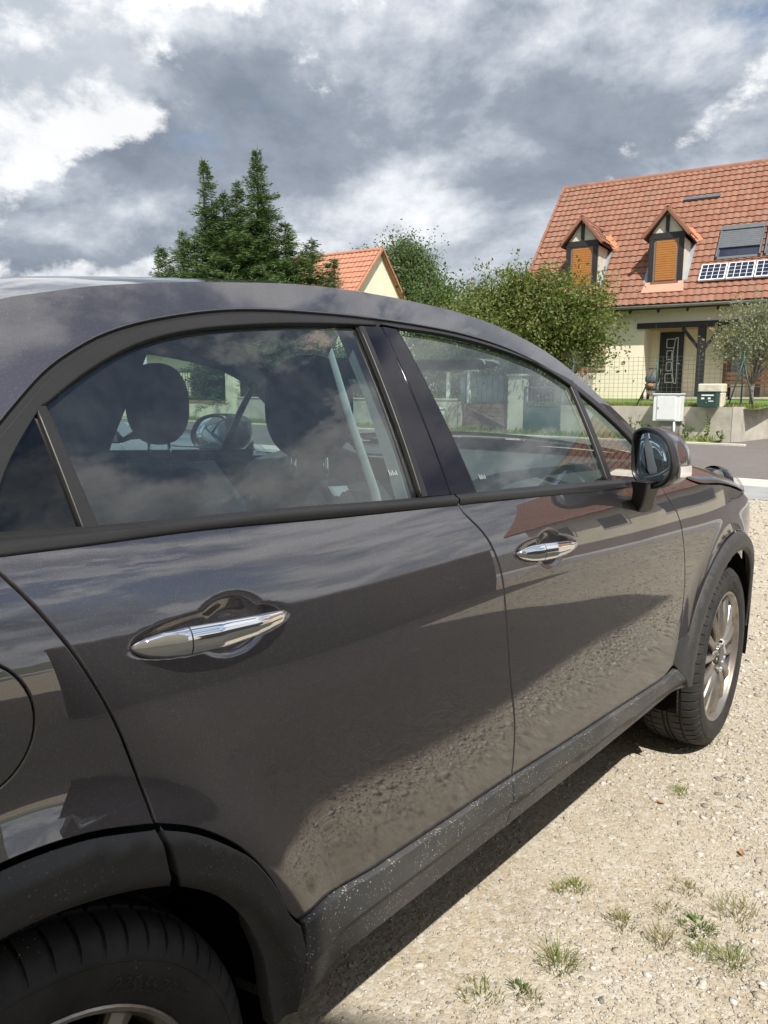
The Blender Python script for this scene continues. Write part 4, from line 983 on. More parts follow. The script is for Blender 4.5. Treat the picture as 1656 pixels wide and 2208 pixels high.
me = bpy.data.meshes.new('verge_grass'); me.from_pydata(v, [], f); me.materials.append(MATS['grass_blade']); o = bpy.data.objects.new('verge_grass', me); COL.objects.link(o); o['kind'] = 'stuff'
v, f = [], []
for _ in range(1400):
    y = rg.uniform(3.9, 12); x = 20.8 + 1.6 * rg.uniform(0, 1) ** 1.5; blades(v, f, x, y, 5, .10, .14, .010, rg, .86)
me = bpy.data.meshes.new('garden_grass'); me.from_pydata(v, [], f); me.materials.append(MATS['grass_blade']); o = bpy.data.objects.new('garden_grass', me); COL.objects.link(o); o['kind'] = 'stuff'

# ------------------------------------------------------------------ roof tiles
def tile_mesh(w=.225, e=.335, mat='roof_tile'):
    prof_ = [(0, .000), (.035, .012), (.075, .024), (.115, .026), (.155, .014), (.19, .002), (w, .000)]
    V = []; F = []; n = len(prof_)
    for (yy, lift) in ((e + .07, .0), (0, .046)):
        for x, h in prof_: V.append((x, yy, h + lift))
    for x, h in prof_: V.append((x, .002, h + .046 - .034))
    for i in range(n - 1):
        F.append((n + i, n + i + 1, i + 1, i)); F.append((2 * n + i, 2 * n + i + 1, n + i + 1, n + i))
    me = bpy.data.meshes.new('tile'); me.from_pydata(V, [], F); me.materials.append(MATS[mat]); me.polygons.foreach_set('use_smooth', [True] * len(F)); me.set_sharp_from_angle(angle=R(40)); return me, np.array(V), F
def tiled_plane(parent, origin, right, up, width, length, singles, near, rng, w=.225, e=.335, skip=None, mat='roof_tile', eave_cut=None):
    """courses of tiles on a slope; the `singles` tiles nearest to `near` are objects of their own, the rest one joined part"""
    right = Vector(right).normalized(); up = Vector(up).normalized(); nrm = right.cross(up); me, TV, TF = tile_mesh(w, e, mat)
    M3 = np.array([[right.x, up.x, nrm.x], [right.y, up.y, nrm.y], [right.z, up.z, nrm.z]]); spots = []
    for r in range(int(length / e)):
        for cc in range(int(width / w)):
            p = Vector(origin) + right * (cc * w) + up * (r * e)
            if skip and skip(cc * w + w / 2, r * e + e / 2): continue
            spots.append((p, cc * w + w / 2, r * e + e / 2))
    spots.sort(key=lambda s: near(s[1], s[2]))
    for p, a, b in spots[:singles]:
        o = bpy.data.objects.new('roof_tile', me); COL.objects.link(o); o.parent = parent
        o.matrix_local = Matrix(((right.x, up.x, nrm.x, p.x), (right.y, up.y, nrm.y, p.y), (right.z, up.z, nrm.z, p.z), (0, 0, 0, 1))) @ Matrix.Rotation(rng.normal(0, .006), 4, 'Z') @ Matrix.Translation((0, rng.normal(0, .004), rng.normal(0, .002)))
    rest = spots[singles:]
    if rest:
        V = []; F = []; k = len(TV)
        for i, (p, a, b) in enumerate(rest):
            q = TV + np.array([0, rng.normal(0, .004), rng.normal(0, .002)]); V.append(q @ M3.T + np.array(p)); F += [tuple(j + i * k for j in f) for f in TF]
        me2 = bpy.data.meshes.new('roof_tiles'); me2.from_pydata(np.concatenate(V).tolist(), [], F); me2.materials.append(MATS[mat]); o = bpy.data.objects.new('roof_tiles', me2); COL.objects.link(o); o.parent = parent; o['kind'] = 'stuff'
def half_round(mb, a, b, r, n=8, up=(0, 0, 1)):
    a, b = Vector(a), Vector(b); d = (b - a).normalized(); s = d.cross(Vector(up)).normalized(); u = s.cross(d)
    mb.rings([[p + s * r * k * math.cos(t_) + u * r * k * math.sin(t_) for t_ in lin(-.25, math.pi + .25, n)] for p, k in ((a, 1.0), (b, .93))], closed=False)

# ------------------------------------------------------------------ the house across the road (local axes: x along the front, y towards us)
H = empty('dormer_house', (25.989, 7.933, 0), R(100))
tag(H, 'cream rendered house with steep tiled roof and two dormers across the road', 'house')
EZ, EO = 4.14, .5
rz_ = lambda off: EZ + (EO - off)
SL, SR = 5.58, -6.4
mb = MB(); mb.box(1.03, SL - .12, -.25, 0, .8, 4.25); mb.build('front_wall', 'render_cream', H)
mb = MB(); mb.box(SR + .12, 1.03, -.25, -.003, 3.55, 4.25); mb.build('wall_over_porch', 'render_cream', H)
mb = MB(); mb.box(1.03, 1.25, -1.4, -.252, .8, 3.9); mb.build('porch_side_wall', 'render_cream', H)
mb = MB(); mb.box(SR + .12, 1.029, -1.5, -1.25, .8, 3.9); mb.build('porch_back_wall', 'render_cream', H)
mb = MB(); mb.add([(SL - .12, 0, .8), (SL - .12, -10.3, .8), (SL - .12, -10.3, 4.3), (SL - .12, -4.9, 9.35), (SL - .12, 0, 4.5), (SL - .37, 0, .8), (SL - .37, -10.3, .8), (SL - .37, -10.3, 4.3), (SL - .37, -4.9, 9.35), (SL - .37, 0, 4.5)], [(0, 1, 2, 3, 4), (9, 8, 7, 6, 5), (0, 5, 6, 1), (1, 6, 7, 2), (2, 7, 8, 3), (3, 8, 9, 4), (4, 9, 5, 0)]); mb.build('gable_wall', 'render_cream', H)
mb = MB(); mb.box(SR + .12, SL - .4, -10.3, -10.05, .8, 4.3); mb.build('rear_wall', 'render_cream', H)
mb = MB(); mb.box(SR + .12, 1.03, -1.25, .25, .8, 1.10); mb.build('porch_floor', 'concrete', H)
mb = MB(); mb.box(SR + .12, 1.03, -1.25, -.25, 3.42, 3.46); mb.build('porch_ceiling', 'porch_ceiling', H)
mb = MB(); mb.box(SR, 1.27, -.14, .10, 3.40, 3.58); mb.build('porch_beam', 'dark_wood', H, bevel=.01)
for s in (-.82, -2.55):
    mb = MB(); mb.box(s - .12, s + .12, -.13, .09, 1.10, 3.40); mb.build('porch_post', 'dark_wood', H, bevel=.01)
    for k in (-1, 1):
        mb = MB(); mb.bar((s + k * .10, -.02, 2.72), (s + k * .62, -.02, 3.38), .10, .12, up=(0, 1, 0)); mb.build('porch_brace', 'dark_wood', H)
# roof deck, gutter, rafters, verges, ridge
dk = MB()
for a, b, c_ in (((EO + .02, EZ - .03), (-4.92, rz_(-4.92) - .05), 1), ((-4.92, rz_(-4.92) - .05), (-10.5, 4.0), 1)):
    dk.add([(SL, a[0], a[1]), (SR, a[0], a[1]), (SR, b[0], b[1]), (SL, b[0], b[1]), (SL, a[0], a[1] - .14), (SR, a[0], a[1] - .14), (SR, b[0], b[1] - .14), (SL, b[0], b[1] - .14)], [(0, 1, 2, 3), (7, 6, 5, 4), (0, 4, 5, 1), (1, 5, 6, 2), (2, 6, 7, 3), (3, 7, 4, 0)])
dk.build('roof_deck', 'roof_plain', H)
vis = lambda a, b: abs(a - 5.2) / 5.2 + b / 9
DC = (.50, 3.36)
def skip(a, b):
    s = SL - a; off = EO - b * math.cos(R(45))
    for d in DC:
        if abs(s - d) < .50 and -1.7 < off < -.35: return True
    return False
tiled_plane(H, (SL, EO + .03, EZ - .01), (-1, 0, 0), (0, -1, 1), SL - SR, 7.72, 300, vis, np.random.default_rng(5), skip=skip)
mb = MB(); half_round(mb, (SL + .05, EO + .09, EZ - .05), (SR - .05, EO + .09, EZ - .05), .075, up=(0, 0, -1)); mb.build('gutter', 'gutter_zinc', H, smooth=True)
for k in range(13):
    s = SL - .45 - k * .92
    mb = MB(); mb.bar((s, -.02, EZ - .02 + .38 - .28), (s, EO - .02, EZ - .22), .07, .10); mb.build('rafter_end', 'dark_wood', H)
for k in range(36):
    s = SL + .03 - k * .335
    if s < SR: break
    mb = MB(); half_round(mb, (s, -4.92, rz_(-4.92) - .02), (s - .36, -4.92, rz_(-4.92) - .012), .125); mb.build('ridge_tile', 'roof_tile', H, smooth=True)
for k in range(23):
    b = k * .335; off = EO + .04 - b * .7071; z = EZ + .0 + b * .7071
    mb = MB(); mb.bar((SL + .02, off, z + .02), (SL + .02, off - .27, z + .29), .10, .11); mb.build('verge_tile', 'roof_tile', H)
# dormers
def dormer(c):
    d = empty('dormer', parent=H); f = -.17; zb, zt, zp = 4.83, 6.36, 7.16; hw = .56
    B = lambda nm, mat, *a: (lambda m_: m_.build(nm, mat, d))(MB().box(*a))
    # cheeks, face frame
    for k in (-1, 1):
        mb = MB(); x0, x1 = c + k * hw, c + k * (hw - .06)
        mb.add([(x, y, z) for x in (x0, x1) for y, z in ((f - .02, rz_(f) - .1), (f - .02, zt), (rz_(f) and EO + EZ - zt - .05, zt))], [(0, 1, 2), (5, 4, 3), (0, 3, 4, 1), (1, 4, 5, 2), (2, 5, 3, 0)]); mb.build('cheek', 'half_timber_fill', d)
        mb = MB(); xx = c + k * (hw + .075); wdt = .075
        mb.add([(xx - wdt, f - .03, rz_(f) + .02), (xx + wdt, f - .03, rz_(f) + .02), (xx + wdt, EO + EZ - zt, zt + .02), (xx - wdt, EO + EZ - zt, zt + .02), (xx - wdt, f - .03, rz_(f) + .16), (xx + wdt, f - .03, rz_(f) + .15), (xx + wdt, EO + EZ - zt, zt + .15), (xx - wdt, EO + EZ - zt, zt + .16)], [(0, 1, 2, 3), (7, 6, 5, 4), (0, 4, 5, 1), (1, 5, 6, 2), (2, 6, 7, 3), (3, 7, 4, 0)]); mb.build('side_flashing', 'zinc', d)
        B('jamb_post', 'dark_wood', min(c + k * hw, c + k * (hw - .16)) - (.015 if k < 0 else -.015) * 0, max(c + k * hw, c + k * (hw - .16)), f - .1, f + .03, zb, zt - .001)
    B('lintel', 'dark_wood', c - hw - .02, c + hw + .02, f - .1, f + .034, zt - .02, zt + .17)
    B('inner_frame', 'shutter_frame', c - .40, c + .40, f - .08, f - .01, zb + .10, zt - .021)
    sh = empty('roller_shutter', parent=d)
    for k in range(17):
        z = zb + .16 + k * .076; mb = MB(); mb.box(c - .335, c + .335, f - .03, f + .012, z, z + .070); mb.build('slat', 'shutter_orange', d, bevel=.008)
    bpy.data.objects.remove(sh)
    B('sill', 'roof_tile', c - .45, c + .45, f - .05, f + .11, zb - .05, zb + .10)
    mb = MB(); mb.add([(c - hw - .05, f + .03, rz_(f) - .02), (c + hw + .05, f + .03, rz_(f) - .02), (c + hw + .12, f + .36, rz_(f + .36) + .11), (c - hw - .12, f + .36, rz_(f + .36) + .11), (c - hw - .05, f + .03, rz_(f) + .13), (c + hw + .05, f + .03, rz_(f) + .13), (c + hw + .12, f + .36, rz_(f + .36) + .135), (c - hw - .12, f + .36, rz_(f + .36) + .135)], [(0, 1, 2, 3), (7, 6, 5, 4), (0, 4, 5, 1), (1, 5, 6, 2), (2, 6, 7, 3), (3, 7, 4, 0)]); mb.build('apron_flashing', 'pink_flashing', d)
    # gable triangle
    mb = MB(); mb.add([(c - hw, f - .04, zt + .1), (c + hw, f - .04, zt + .1), (c, f - .04, zp + .05), (c - hw, f - .10, zt + .1), (c + hw, f - .10, zt + .1), (c, f - .10, zp + .05)], [(0, 1, 2), (5, 4, 3), (0, 3, 4, 1), (1, 4, 5, 2), (2, 5, 3, 0)]); mb.build('gable_fill', 'half_timber_fill', d)
    B('king_post', 'dark_wood', c - .055, c + .055, f - .06, f + .02, zt + .171, zp - .06)
    # little tiled roof
    sl = math.atan2(zp - zt, hw + .10); L = math.hypot(zp - zt, hw + .10) + .10
    for k in (-1, 1):
        y0 = f + .14; yb_r = EO + EZ - zp - .1; yb_e = EO + EZ - (zt - .02)
        A = [(c, y0, zp + .05), (c + k * (hw + .16), y0, zt - .02), (c + k * (hw + .16), yb_e - .05, zt - .02), (c, yb_r - .1, zp + .05)]
        mb = MB(); mb.add(A + [(x, y, z + .06) for x, y, z in A], [(0, 1, 2, 3), (7, 6, 5, 4), (0, 4, 5, 1), (1, 5, 6, 2), (2, 6, 7, 3), (3, 7, 4, 0)]); mb.build('roof_board', 'roof_plain', d)
        upv = Vector((-k * (hw + .16), 0, zp + .05 - zt + .02)).normalized()
        org = Vector((c + k * (hw + .18), y0 + .02 if k < 0 else y0 + .02, zt + .055))
        right = Vector((0, -1, 0)) if k < 0 else Vector((0, -1, 0))
        if k > 0: org2, rt = Vector((org.x, yb_e - .1, org.z)), Vector((0, 1, 0)); ln = y0 - (yb_e - .1)
        else: org2, rt = org, Vector((0, -1, 0)); ln = y0 - (yb_e - .1)
        tiled_plane(d, org2 if k > 0 else org, rt, upv, ln + .6 * 0, L, 0, lambda a, b: 0, np.random.default_rng(8), w=.225, e=.24, skip=None)
        mb = MB(); mb.bar((c + k * (hw + .20), y0 + .02, zt + .02), (c + k * .0, y0 + .02, zp + .13), .12, .16, up=(0, 1, 0)); mb.build('barge_tile', 'roof_tile', d, bevel=.02)
        # fresh mortar where the little roof meets the big one
        if k < 0:
            mb = MB(); mb.bar((c + k * (hw + .24), yb_e - .02, zt + .06), (c + k * .30, EO + EZ - (zp - .22), zp - .16), .24, .06, up=(0, 1, 1)); mb.build('valley_mortar', 'orange_flashing', d)
    mb = MB(); half_round(mb, (c, f + .18, zp + .10), (c, -2.75, zp + .10), .10); mb.build('ridge_cap', 'roof_tile', d, smooth=True)
    return d
plain('shutter_frame', (.20, .16, .15), .6, .1, 6)
for c_ in DC: dormer(c_)
# roof windows with grey roller shutters
for s0 in (-.95, -2.42):
    sk = empty('roof_window', parent=H); s1 = s0 - 1.36
    def q(s, off, up): return Vector((s, off + up * .7071, rz_(off) + up * .7071))
    def slab(nm, mat, sa, sb, oa, ob, u0, u1):
        P_ = [q(sa, oa, u0), q(sb, oa, u0), q(sb, ob, u0), q(sa, ob, u0), q(sa, oa, u1), q(sb, oa, u1), q(sb, ob, u1), q(sa, ob, u1)]
        mb = MB(); mb.add(P_, [(0, 1, 2, 3), (7, 6, 5, 4), (0, 4, 5, 1), (1, 5, 6, 2), (2, 6, 7, 3), (3, 7, 4, 0)]); mb.build(nm, mat, sk)
    slab('window_frame', 'shutter_grey', s0, s1, -.93, -2.04, .02, .10)
    slab('pane', 'pv_cell', s0 - .09, s1 + .09, -1.02, -1.40, .101, .112)
    for k in range(9):
        oa = -1.30 - k * .072; slab('shutter_slat', 'shutter_grey', s0 - .05, s1 + .05, oa, oa - .066, .135 if k else .12, .165)
    for sa in (s0, s1 + .05): slab('side_rail', 'shutter_grey', sa, sa - .05, -.95, -2.04, .101, .19)
    slab('top_box', 'shutter_grey', s0, s1, -1.95, -2.10, .166, .21)
# dark strip and solar panels
sk = H
slab_P = lambda nm, mat, par, sa, sb, oa, ob, u0, u1, tilt=0: (lambda P_: (lambda m_: m_.build(nm, mat, par))(MB().add(P_, [(0, 1, 2, 3), (7, 6, 5, 4), (0, 4, 5, 1), (1, 5, 6, 2), (2, 6, 7, 3), (3, 7, 4, 0)])))([Vector((s, o + (u + (tilt if o > -.5 else 0)) * .7071, rz_(o) + (u + (tilt if o > -.5 else 0)) * .7071)) for u in (u0, u1) for s, o in ((sa, oa), (sb, oa), (sb, ob), (sa, ob))])
slab_P('roof_rail', 'shutter_grey', H, .62, -.62, -3.50, -3.62, .06, .13)
for i, nm in enumerate(('leftmost of the solar panels low on the tiled roof', 'solar panel between two others low on the tiled roof', 'rightmost of the solar panels low on the tiled roof')):
    s0 = -.58 - i * .835; s1 = s0 - .80
    pv = empty('solar_panel', (25.989, 7.933, 0), R(100)); tag(pv, 'white framed ' + nm, 'solar panel', 'solar panels on the roof')
    slab_P('panel_frame', 'white_plastic', pv, s0, s1, -.13, -.76, .05, .11, .06)
    cw = (.80 - .06) / 4
    for a in range(4):
        for b in range(4):
            sa = s0 - .04 - a * .186; oa = -.165 - b * .145; ob = oa - .128; tl = lambda o: .06 * max(0, min(1, (o + .76) / .63))
            P_ = [Vector((s, o + (u + tl(o)) * .7071, rz_(o) + (u + tl(o)) * .7071)) for u in (.108, .116) for s, o in ((sa, oa), (sa - .165, oa), (sa - .165, ob), (sa, ob))]
            mb = MB(); mb.add(P_, [(0, 1, 2, 3), (7, 6, 5, 4), (0, 4, 5, 1), (1, 5, 6, 2), (2, 6, 7, 3), (3, 7, 4, 0)]); mb.build('cell', 'pv_cell', pv)
# front door with its steel inlays
dr = empty('front_door', parent=H)
MB().box(-.06, .74, -1.25, -1.20, 1.10, 3.34).build('door_leaf', 'door_black', dr)
def loop_bar(nm, pts, w, par, mat='steel', y=-1.19):
    for a, b in zip(pts, pts[1:] + pts[:1]):
        MB().bar((a[0], y, a[1]), (b[0], y, b[1]), w, .02, up=(0, 1, 0)).build(nm, mat, par)
for z0, wl, wr in ((1.60, .50, .28), (2.00, .48, .31), (2.40, .48, .31), (2.80, .50, .26)):
    dx = .05 if z0 < 1.8 else (-.05 if z0 > 2.6 else 0)
    loop_bar('inlay', [(wl, z0), (wr - max(0, dx), z0), (wr - max(0, -dx), z0 + .30), (wl, z0 + .30)], .025, dr)
arc_l = [(.27 - .10 * math.sin(math.pi * k / 10) * -1 - .10, 1.55 + 1.6 * k / 10) for k in range(11)]
arc = [(.20 + .085 * math.sin(math.pi * k / 10), 1.56 + 1.58 * k / 10) for k in range(11)] + [(.125, 3.14), (.125, 1.56)]
loop_bar('inlay', arc, .025, dr)
MB().bar((.02, -1.16, 2.25), (.10, -1.16, 2.25), .03).build('handle', 'steel', dr)
# joinery right of the door and the shuttered window on the left
MB().box(-1.62, -1.38, -1.25, -1.19, 1.10, 3.2).build('wood_door', 'brown_wood', H)
wn = empty('window', parent=H); MB().box(-2.05, -1.63, -1.25, -1.20, 1.6, 3.1).build('curtain', 'curtain', wn); MB().box(-2.05, -1.63, -1.185, -1.18, 1.6, 3.1).build('pane', 'house_glass', wn)
for k in range(6): MB().box(-3.9 + k * .30, -3.62 + k * .30, -1.25, -1.20, 1.10, 3.2).build('wall_plank', 'beige_wood', H)
sh = empty('shutter', parent=H)
for k in range(4): MB().box(2.30 + k * .135, 2.43 + k * .135, .02, .05, 2.02, 3.28).build('board', 'beige_wood', sh)
for z in (2.16, 2.98): MB().box(2.30, 2.84, .051, .075, z, z + .09).build('rail', 'beige_wood', sh)
wn = empty('window', parent=H); MB().box(2.90, 4.0, .003, .03, 2.05, 3.25).build('frame', 'white_plastic', wn); MB().box(2.97, 3.93, .031, .035, 2.12, 3.18).build('pane', 'house_glass', wn)
MB().box(2.8, 4.1, .0, .10, 1.95, 2.04).build('sill', 'roof_tile', wn)
# ------------------------------------------------------------------ street front across the road
def thing(name, loc, label, cat, group=None, rz=0.0): return tag(empty(name, loc, rz), label, cat, group)
def bx(name, mat, par, *a, bevel=0.0): return MB().box(*a).build(name, mat, par, bevel=bevel)
wl = thing('garden_wall', (20.6, 6.8, 0), 'low weathered concrete garden wall in front of the dormer house', 'wall')
bx('wall_face', 'concrete', wl, 0, .2, -2.42, 2.5, -.1, .88)
bx('wall_pier', 'concrete_light', wl, -.012, .212, -2.62, -2.421, -.1, .895)
mb = MB(); mb.add([(0, -2.62, -.1), (8, -3.3, -.1), (8, -3.1, -.1), (0, -2.43, -.1), (0, -2.62, .88), (8, -3.3, 1.02), (8, -3.1, 1.02), (0, -2.43, .88)], [(0, 1, 2, 3), (7, 6, 5, 4), (0, 4, 5, 1), (1, 5, 6, 2), (2, 6, 7, 3), (3, 7, 4, 0)]); mb.build('return_wall', 'concrete', wl)
cb = thing('meter_cabinet', (20.4, 5.98, 0), 'white plastic meter cabinet on a grey base against the low wall', 'cabinet')
bx('body', 'white_plastic', cb, -.14, .17, -.36, .36, .50, 1.20, bevel=.012); bx('door', 'white_plastic', cb, -.163, -.1405, -.25, .25, .54, 1.16, bevel=.008)
bx('roof_cap', 'white_plastic', cb, -.17, .18, -.385, .385, 1.201, 1.235, bevel=.012); bx('base', 'grey_plastic', cb, -.08, .17, -.28, .14, 0, .499); bx('lock', 'grey_plastic', cb, -.172, -.1635, .20, .225, .82, .88)
MB().tube([(-.10, -.22, .03), (-.10, -.22, .5)], .03, 10).build('cable_pipe', 'white_plastic', cb, smooth=True)
pr = thing('stone_pier', (20.78, 5.0, .86), 'short pier of pale rough stone behind the green letterbox', 'pier')
bx('stone', 'pale_stone', pr, -.13, .25, -.30, .30, 0.02, .40, bevel=.02); bx('stone', 'pale_stone', pr, -.15, .27, -.31, .31, .405, .63, bevel=.03)
lb = thing('letterbox', (20.45, 4.96, .9), 'dark green metal letterbox with white labels hung on the low wall', 'letterbox')
bx('box', 'green_metal', lb, -.15, .14, -.24, .24, -.01, .36, bevel=.01); bx('lid', 'green_metal', lb, -.165, .14, -.25, .25, .361, .395, bevel=.008)
bx('flap', 'green_metal', lb, -.158, -.1505, -.20, .20, .25, .33); bx('name_label', 'white_paper', lb, -.166, -.1585, -.17, .13, .275, .31)
bx('name_label', 'white_paper', lb, -.156, -.1505, .06, .14, .19, .235); bx('name_label', 'white_paper', lb, -.156, -.1505, -.10, -.03, .19, .235); bx('name_label', 'white_paper', lb, -.156, -.1505, -.17, -.05, .13, .155); bx('lock', 'steel', lb, -.162, -.1505, -.005, .015, .09, .115)
fn = thing('mesh_fence', (20.95, 6.5, .84), 'green welded wire mesh fence standing above the low wall', 'fence')
mb = MB()
for k in range(36): y = -2.2 + k * .14; mb.bar((0, y, .08), (0, y, 1.40), .006, .006)
for z in (.08, .20, .32, .44, .56, .68, .80, .92, 1.04, 1.16, 1.28, 1.39): mb.bar((.004, -2.2, z), (.004, 2.75, z), .006, .006)
o = mb.build('wire_mesh', 'wire', fn); o['kind'] = 'stuff'
for y in (-2.2, .05, 2.6): MB().tube([(0, y, 0), (0, y, 1.45)], .022, 8).build('post', 'green_metal', fn, smooth=True)
for y, d in ((.05, .55), (-2.2, -.32), (-2.2, .32)): MB().tube([(-.02, y + d, 0), (-.02, y, 1.25)], .018, 8).build('brace', 'green_metal', fn, smooth=True)
# gate pier, gates and walls further left along the street
pp = thing('white_pier', (22.0, 9.75, .8), 'white painted pier with a flat cap beside the leafy tree', 'pier')
bx('shaft', 'half_timber_fill', pp, -.3, .3, -.33, .33, 0, 1.62); bx('cap', 'concrete', pp, -.36, .36, -.40, .40, 1.621, 1.72, bevel=.02)
fp = thing('flower_pot', (21.7, 9.2, 1.9), 'orange clay pot and blue bottle on the wall by the white pier', 'pot'); bx('ledge', 'concrete', fp, -.2, .2, -.3, .3, -1.06, -.06)
MB().rings([[(r * math.cos(a), r * math.sin(a), z) for a in lin(0, 6.283, 17)[:-1]] for r, z in ((.09, -.058), (.12, .08), (.14, .12), (.125, .12), (.11, .05))], cap=True).build('pot', 'tile_orange', fp, smooth=True, angle=40)
tg = thing('metal_gate', (20.62, 9.9, 0), 'dark teal metal gate next to the concrete gate pillar', 'gate')
bx('panel', 'teal_metal', tg, -.02, .02, -.58, .58, .10, .74); 
for y in (-.60, .60): bx('stile', 'teal_metal', tg, -.03, .03, y - .03, y + .03, .05, 1.42)
for z in (.745, 1.38): bx('rail', 'teal_metal', tg, -.026, .026, -.57, .57, z, z + .05)
for k in range(9): MB().tube([(0, -.5 + k * .125, .795), (0, -.5 + k * .125, 1.38)], .010, 6).build('bar', 'teal_metal', tg)
gp = thing('gate_pillar', (20.7, 10.8, 0), 'tall pale concrete gate pillar across the road', 'pillar'); bx('shaft', 'concrete_light', gp, -.22, .22, -.24, .24, -.05, 1.74); bx('cap', 'concrete', gp, -.27, .27, -.29, .29, 1.741, 1.82, bevel=.02)
wg = thing('wooden_gate', (20.65, 11.95, 0), 'low brown plank gate with a diagonal brace left of the pillar', 'gate')
for k in range(6): bx('plank', 'gate_wood', wg, 0, .03, -.90, .90, .12 + k * .128, .12 + k * .128 + .118)
for y in (-.8, .8): bx('stile', 'gate_wood', wg, -.035, -.001, y - .05, y + .05, .10, .89)
MB().bar((-.055, -.78, .2), (-.055, .74, .80), .035, .07, up=(1, 0, 0)).build('brace', 'gate_wood', wg)
bx('post', 'concrete', wg, -.06, .1, .93, 1.05, 0, .95)
w2 = thing('street_wall', (20.6, 18.9, 0), 'long plain concrete wall left of the brown gate', 'wall'); bx('wall_face', 'concrete', w2, 0, .2, -5.85, 5.6, -.1, 1.0); bx('coping', 'concrete_light', w2, -.03, .23, -5.87, 5.6, 1.001, 1.05)
for i, (y, h) in enumerate(((13.6, 1.0), (12.75, 1.2))):
    ps = thing('fence_post', (20.85, y, .9), ('shorter' if i == 0 else 'taller') + ' pale concrete fence post above the street wall', 'post', 'pale fence posts'); bx('post', 'white_plastic', ps, -.05, .05, -.05, .05, 0, h); bx('cap', 'concrete_light', ps, -.06, .06, -.06, .06, h + .001, h + .03)
bn = thing('wheelie_bin', (20.2, 13.6, .03), 'white lidded bin on the verge before the street wall', 'bin'); mb = MB(); mb.rings([[(sx_ * w_, sy_ * w_, z) for sx_, sy_ in ((-1, -1), (1, -1), (1, 1), (-1, 1))] for w_, z in ((.17, .0), (.21, .66))], cap=True); mb.build('tub', 'white_plastic', bn, bevel=.02); bx('lid', 'white_plastic', bn, -.24, .24, -.24, .24, .661, .72, bevel=.02)
hut = thing('garden_hut', (23.2, 13.3, .8), 'small grey wooden hut with a flat roof behind the brown gate', 'shed')
for k in range(8): bx('wall_board', 'zinc', hut, -.8 + .0, -.76, -.9 + k * .225, -.69 + k * .225, 0, 1.05)
bx('wall', 'zinc', hut, -.75, .8, -.9, .9, 0, 1.04); bx('roof', 'concrete_light', hut, -1.0, 1.0, -1.1, 1.1, 1.05, 1.14); bx('notice', 'white_paper', hut, -.815, -.801, .15, .42, .30, .58); bx('notice', 'white_paper', hut, -.815, -.801, .20, .42, .66, .92)
cw = thing('cream_garden_wall', (20.6, 29.5, 0), 'cream street wall with terracotta coping and dark railings', 'wall')
bx('wall_face', 'cream_wall', cw, 0, .2, -4.3, 5.5, -.1, .80); bx('coping', 'tile_orange', cw, -.04, .24, -4.29, 5.5, .801, .87)
bx('pillar', 'cream_wall', cw, -.08, .30, -4.85, -4.30, -.1, 2.50, bevel=.01); bx('pillar_cap', 'concrete_light', cw, -.14, .36, -4.92, -4.24, 2.501, 2.58, bevel=.02)
for k in range(46): MB().tube([(.1, -4.15 + k * .2, .87), (.1, -4.15 + k * .2, 2.2)], .012, 6).build('railing_bar', 'dark_wood', cw)
for z in (1.05, 2.15): bx('railing_rail', 'dark_wood', cw, .08, .12, -4.3, 5.5, z, z + .04)
ch = thing('cream_house', (29, 33, 0), 'low cream house behind the railings on the left', 'house')
bx('wall', 'cream_wall', ch, -3.5, 4, -5, 6, 0, 3.4); mb = MB(); mb.add([(-4, -5.4, 3.4), (4.5, -5.4, 3.4), (4.5, 6.4, 3.4), (-4, 6.4, 3.4), (.2, -5.4, 5.6), (.2, 6.4, 5.6)], [(0, 4, 5, 3), (1, 2, 5, 4), (0, 1, 4), (2, 3, 5), (3, 2, 1, 0)]); mb.build('roof', 'tile_orange', ch)
for y in (-3, 1, 4):
    wn = empty('window', parent=ch); bx('frame', 'brown_wood', wn, -3.55, -3.503, y - .6, y + .6, 1.0, 2.4); bx('pane', 'house_glass', wn, -3.56, -3.551, y - .52, y + .52, 1.08, 2.32)

# bench, pushchair
bc = thing('garden_bench', (24.9, 5.2, 1.0), 'brown slatted garden bench behind the olive tree', 'bench')
for k in range(4): bx('slat', 'brown_wood', bc, -.2 + k * .11, -.11 + k * .11, -.75, .75, .42, .45)
for k in range(3): bx('back_slat', 'brown_wood', bc, .24, .27, -.75, .75, .50 + k * .14, .60 + k * .14)
for y in (-.65, .65):
    for x in (-.16, .2): bx('leg', 'dark_wood', bc, x, x + .06, y - .03, y + .03, 0, .419)
pc = thing('pushchair', (24.3, 8.0, 1.02), 'folded dark pushchair leaning by the front door', 'pushchair')
for y in (-.20, .20):
    MB().tube([(-.25, y, .08), (.10, y, .55), (.18, y, .95)], .014, 8).build('frame_tube', 'grey_plastic', pc, smooth=True); MB().tube([(.22, y, .08), (-.05, y, .5)], .014, 8).build('frame_tube', 'grey_plastic', pc, smooth=True)
    for x in (-.25, .22): MB().rings([[(x + r * math.cos(a), y + dy, .09 + r * math.sin(a)) for a in lin(0, 6.283, 17)[:-1]] for r, dy in ((.03, -.02), (.085, -.02), (.085, .02), (.03, .02))]).build('wheel', 'rubber', pc, smooth=True, angle=40)
mb = MB(); blob(mb, (0, 0, .42), (.16, .19, .14), (16, 10), 3); mb.build('seat', 'cloth_mix', pc, smooth=True); mb = MB(); blob(mb, (-.05, 0, .66), (.14, .20, .16), (16, 10), 2.6); mb.build('hood', 'cloth_mix', pc, smooth=True); mb = MB(); blob(mb, (-.17, -.02, .46), (.03, .10, .06), (12, 8), 2.5); mb.build('blanket', 'cloth_orange', pc, smooth=True)
MB().tube([(.18, -.2, .95), (.2, -.2, 1.0), (.2, .2, 1.0), (.18, .2, .95)], .014, 8).build('handle', 'rubber', pc, smooth=True)

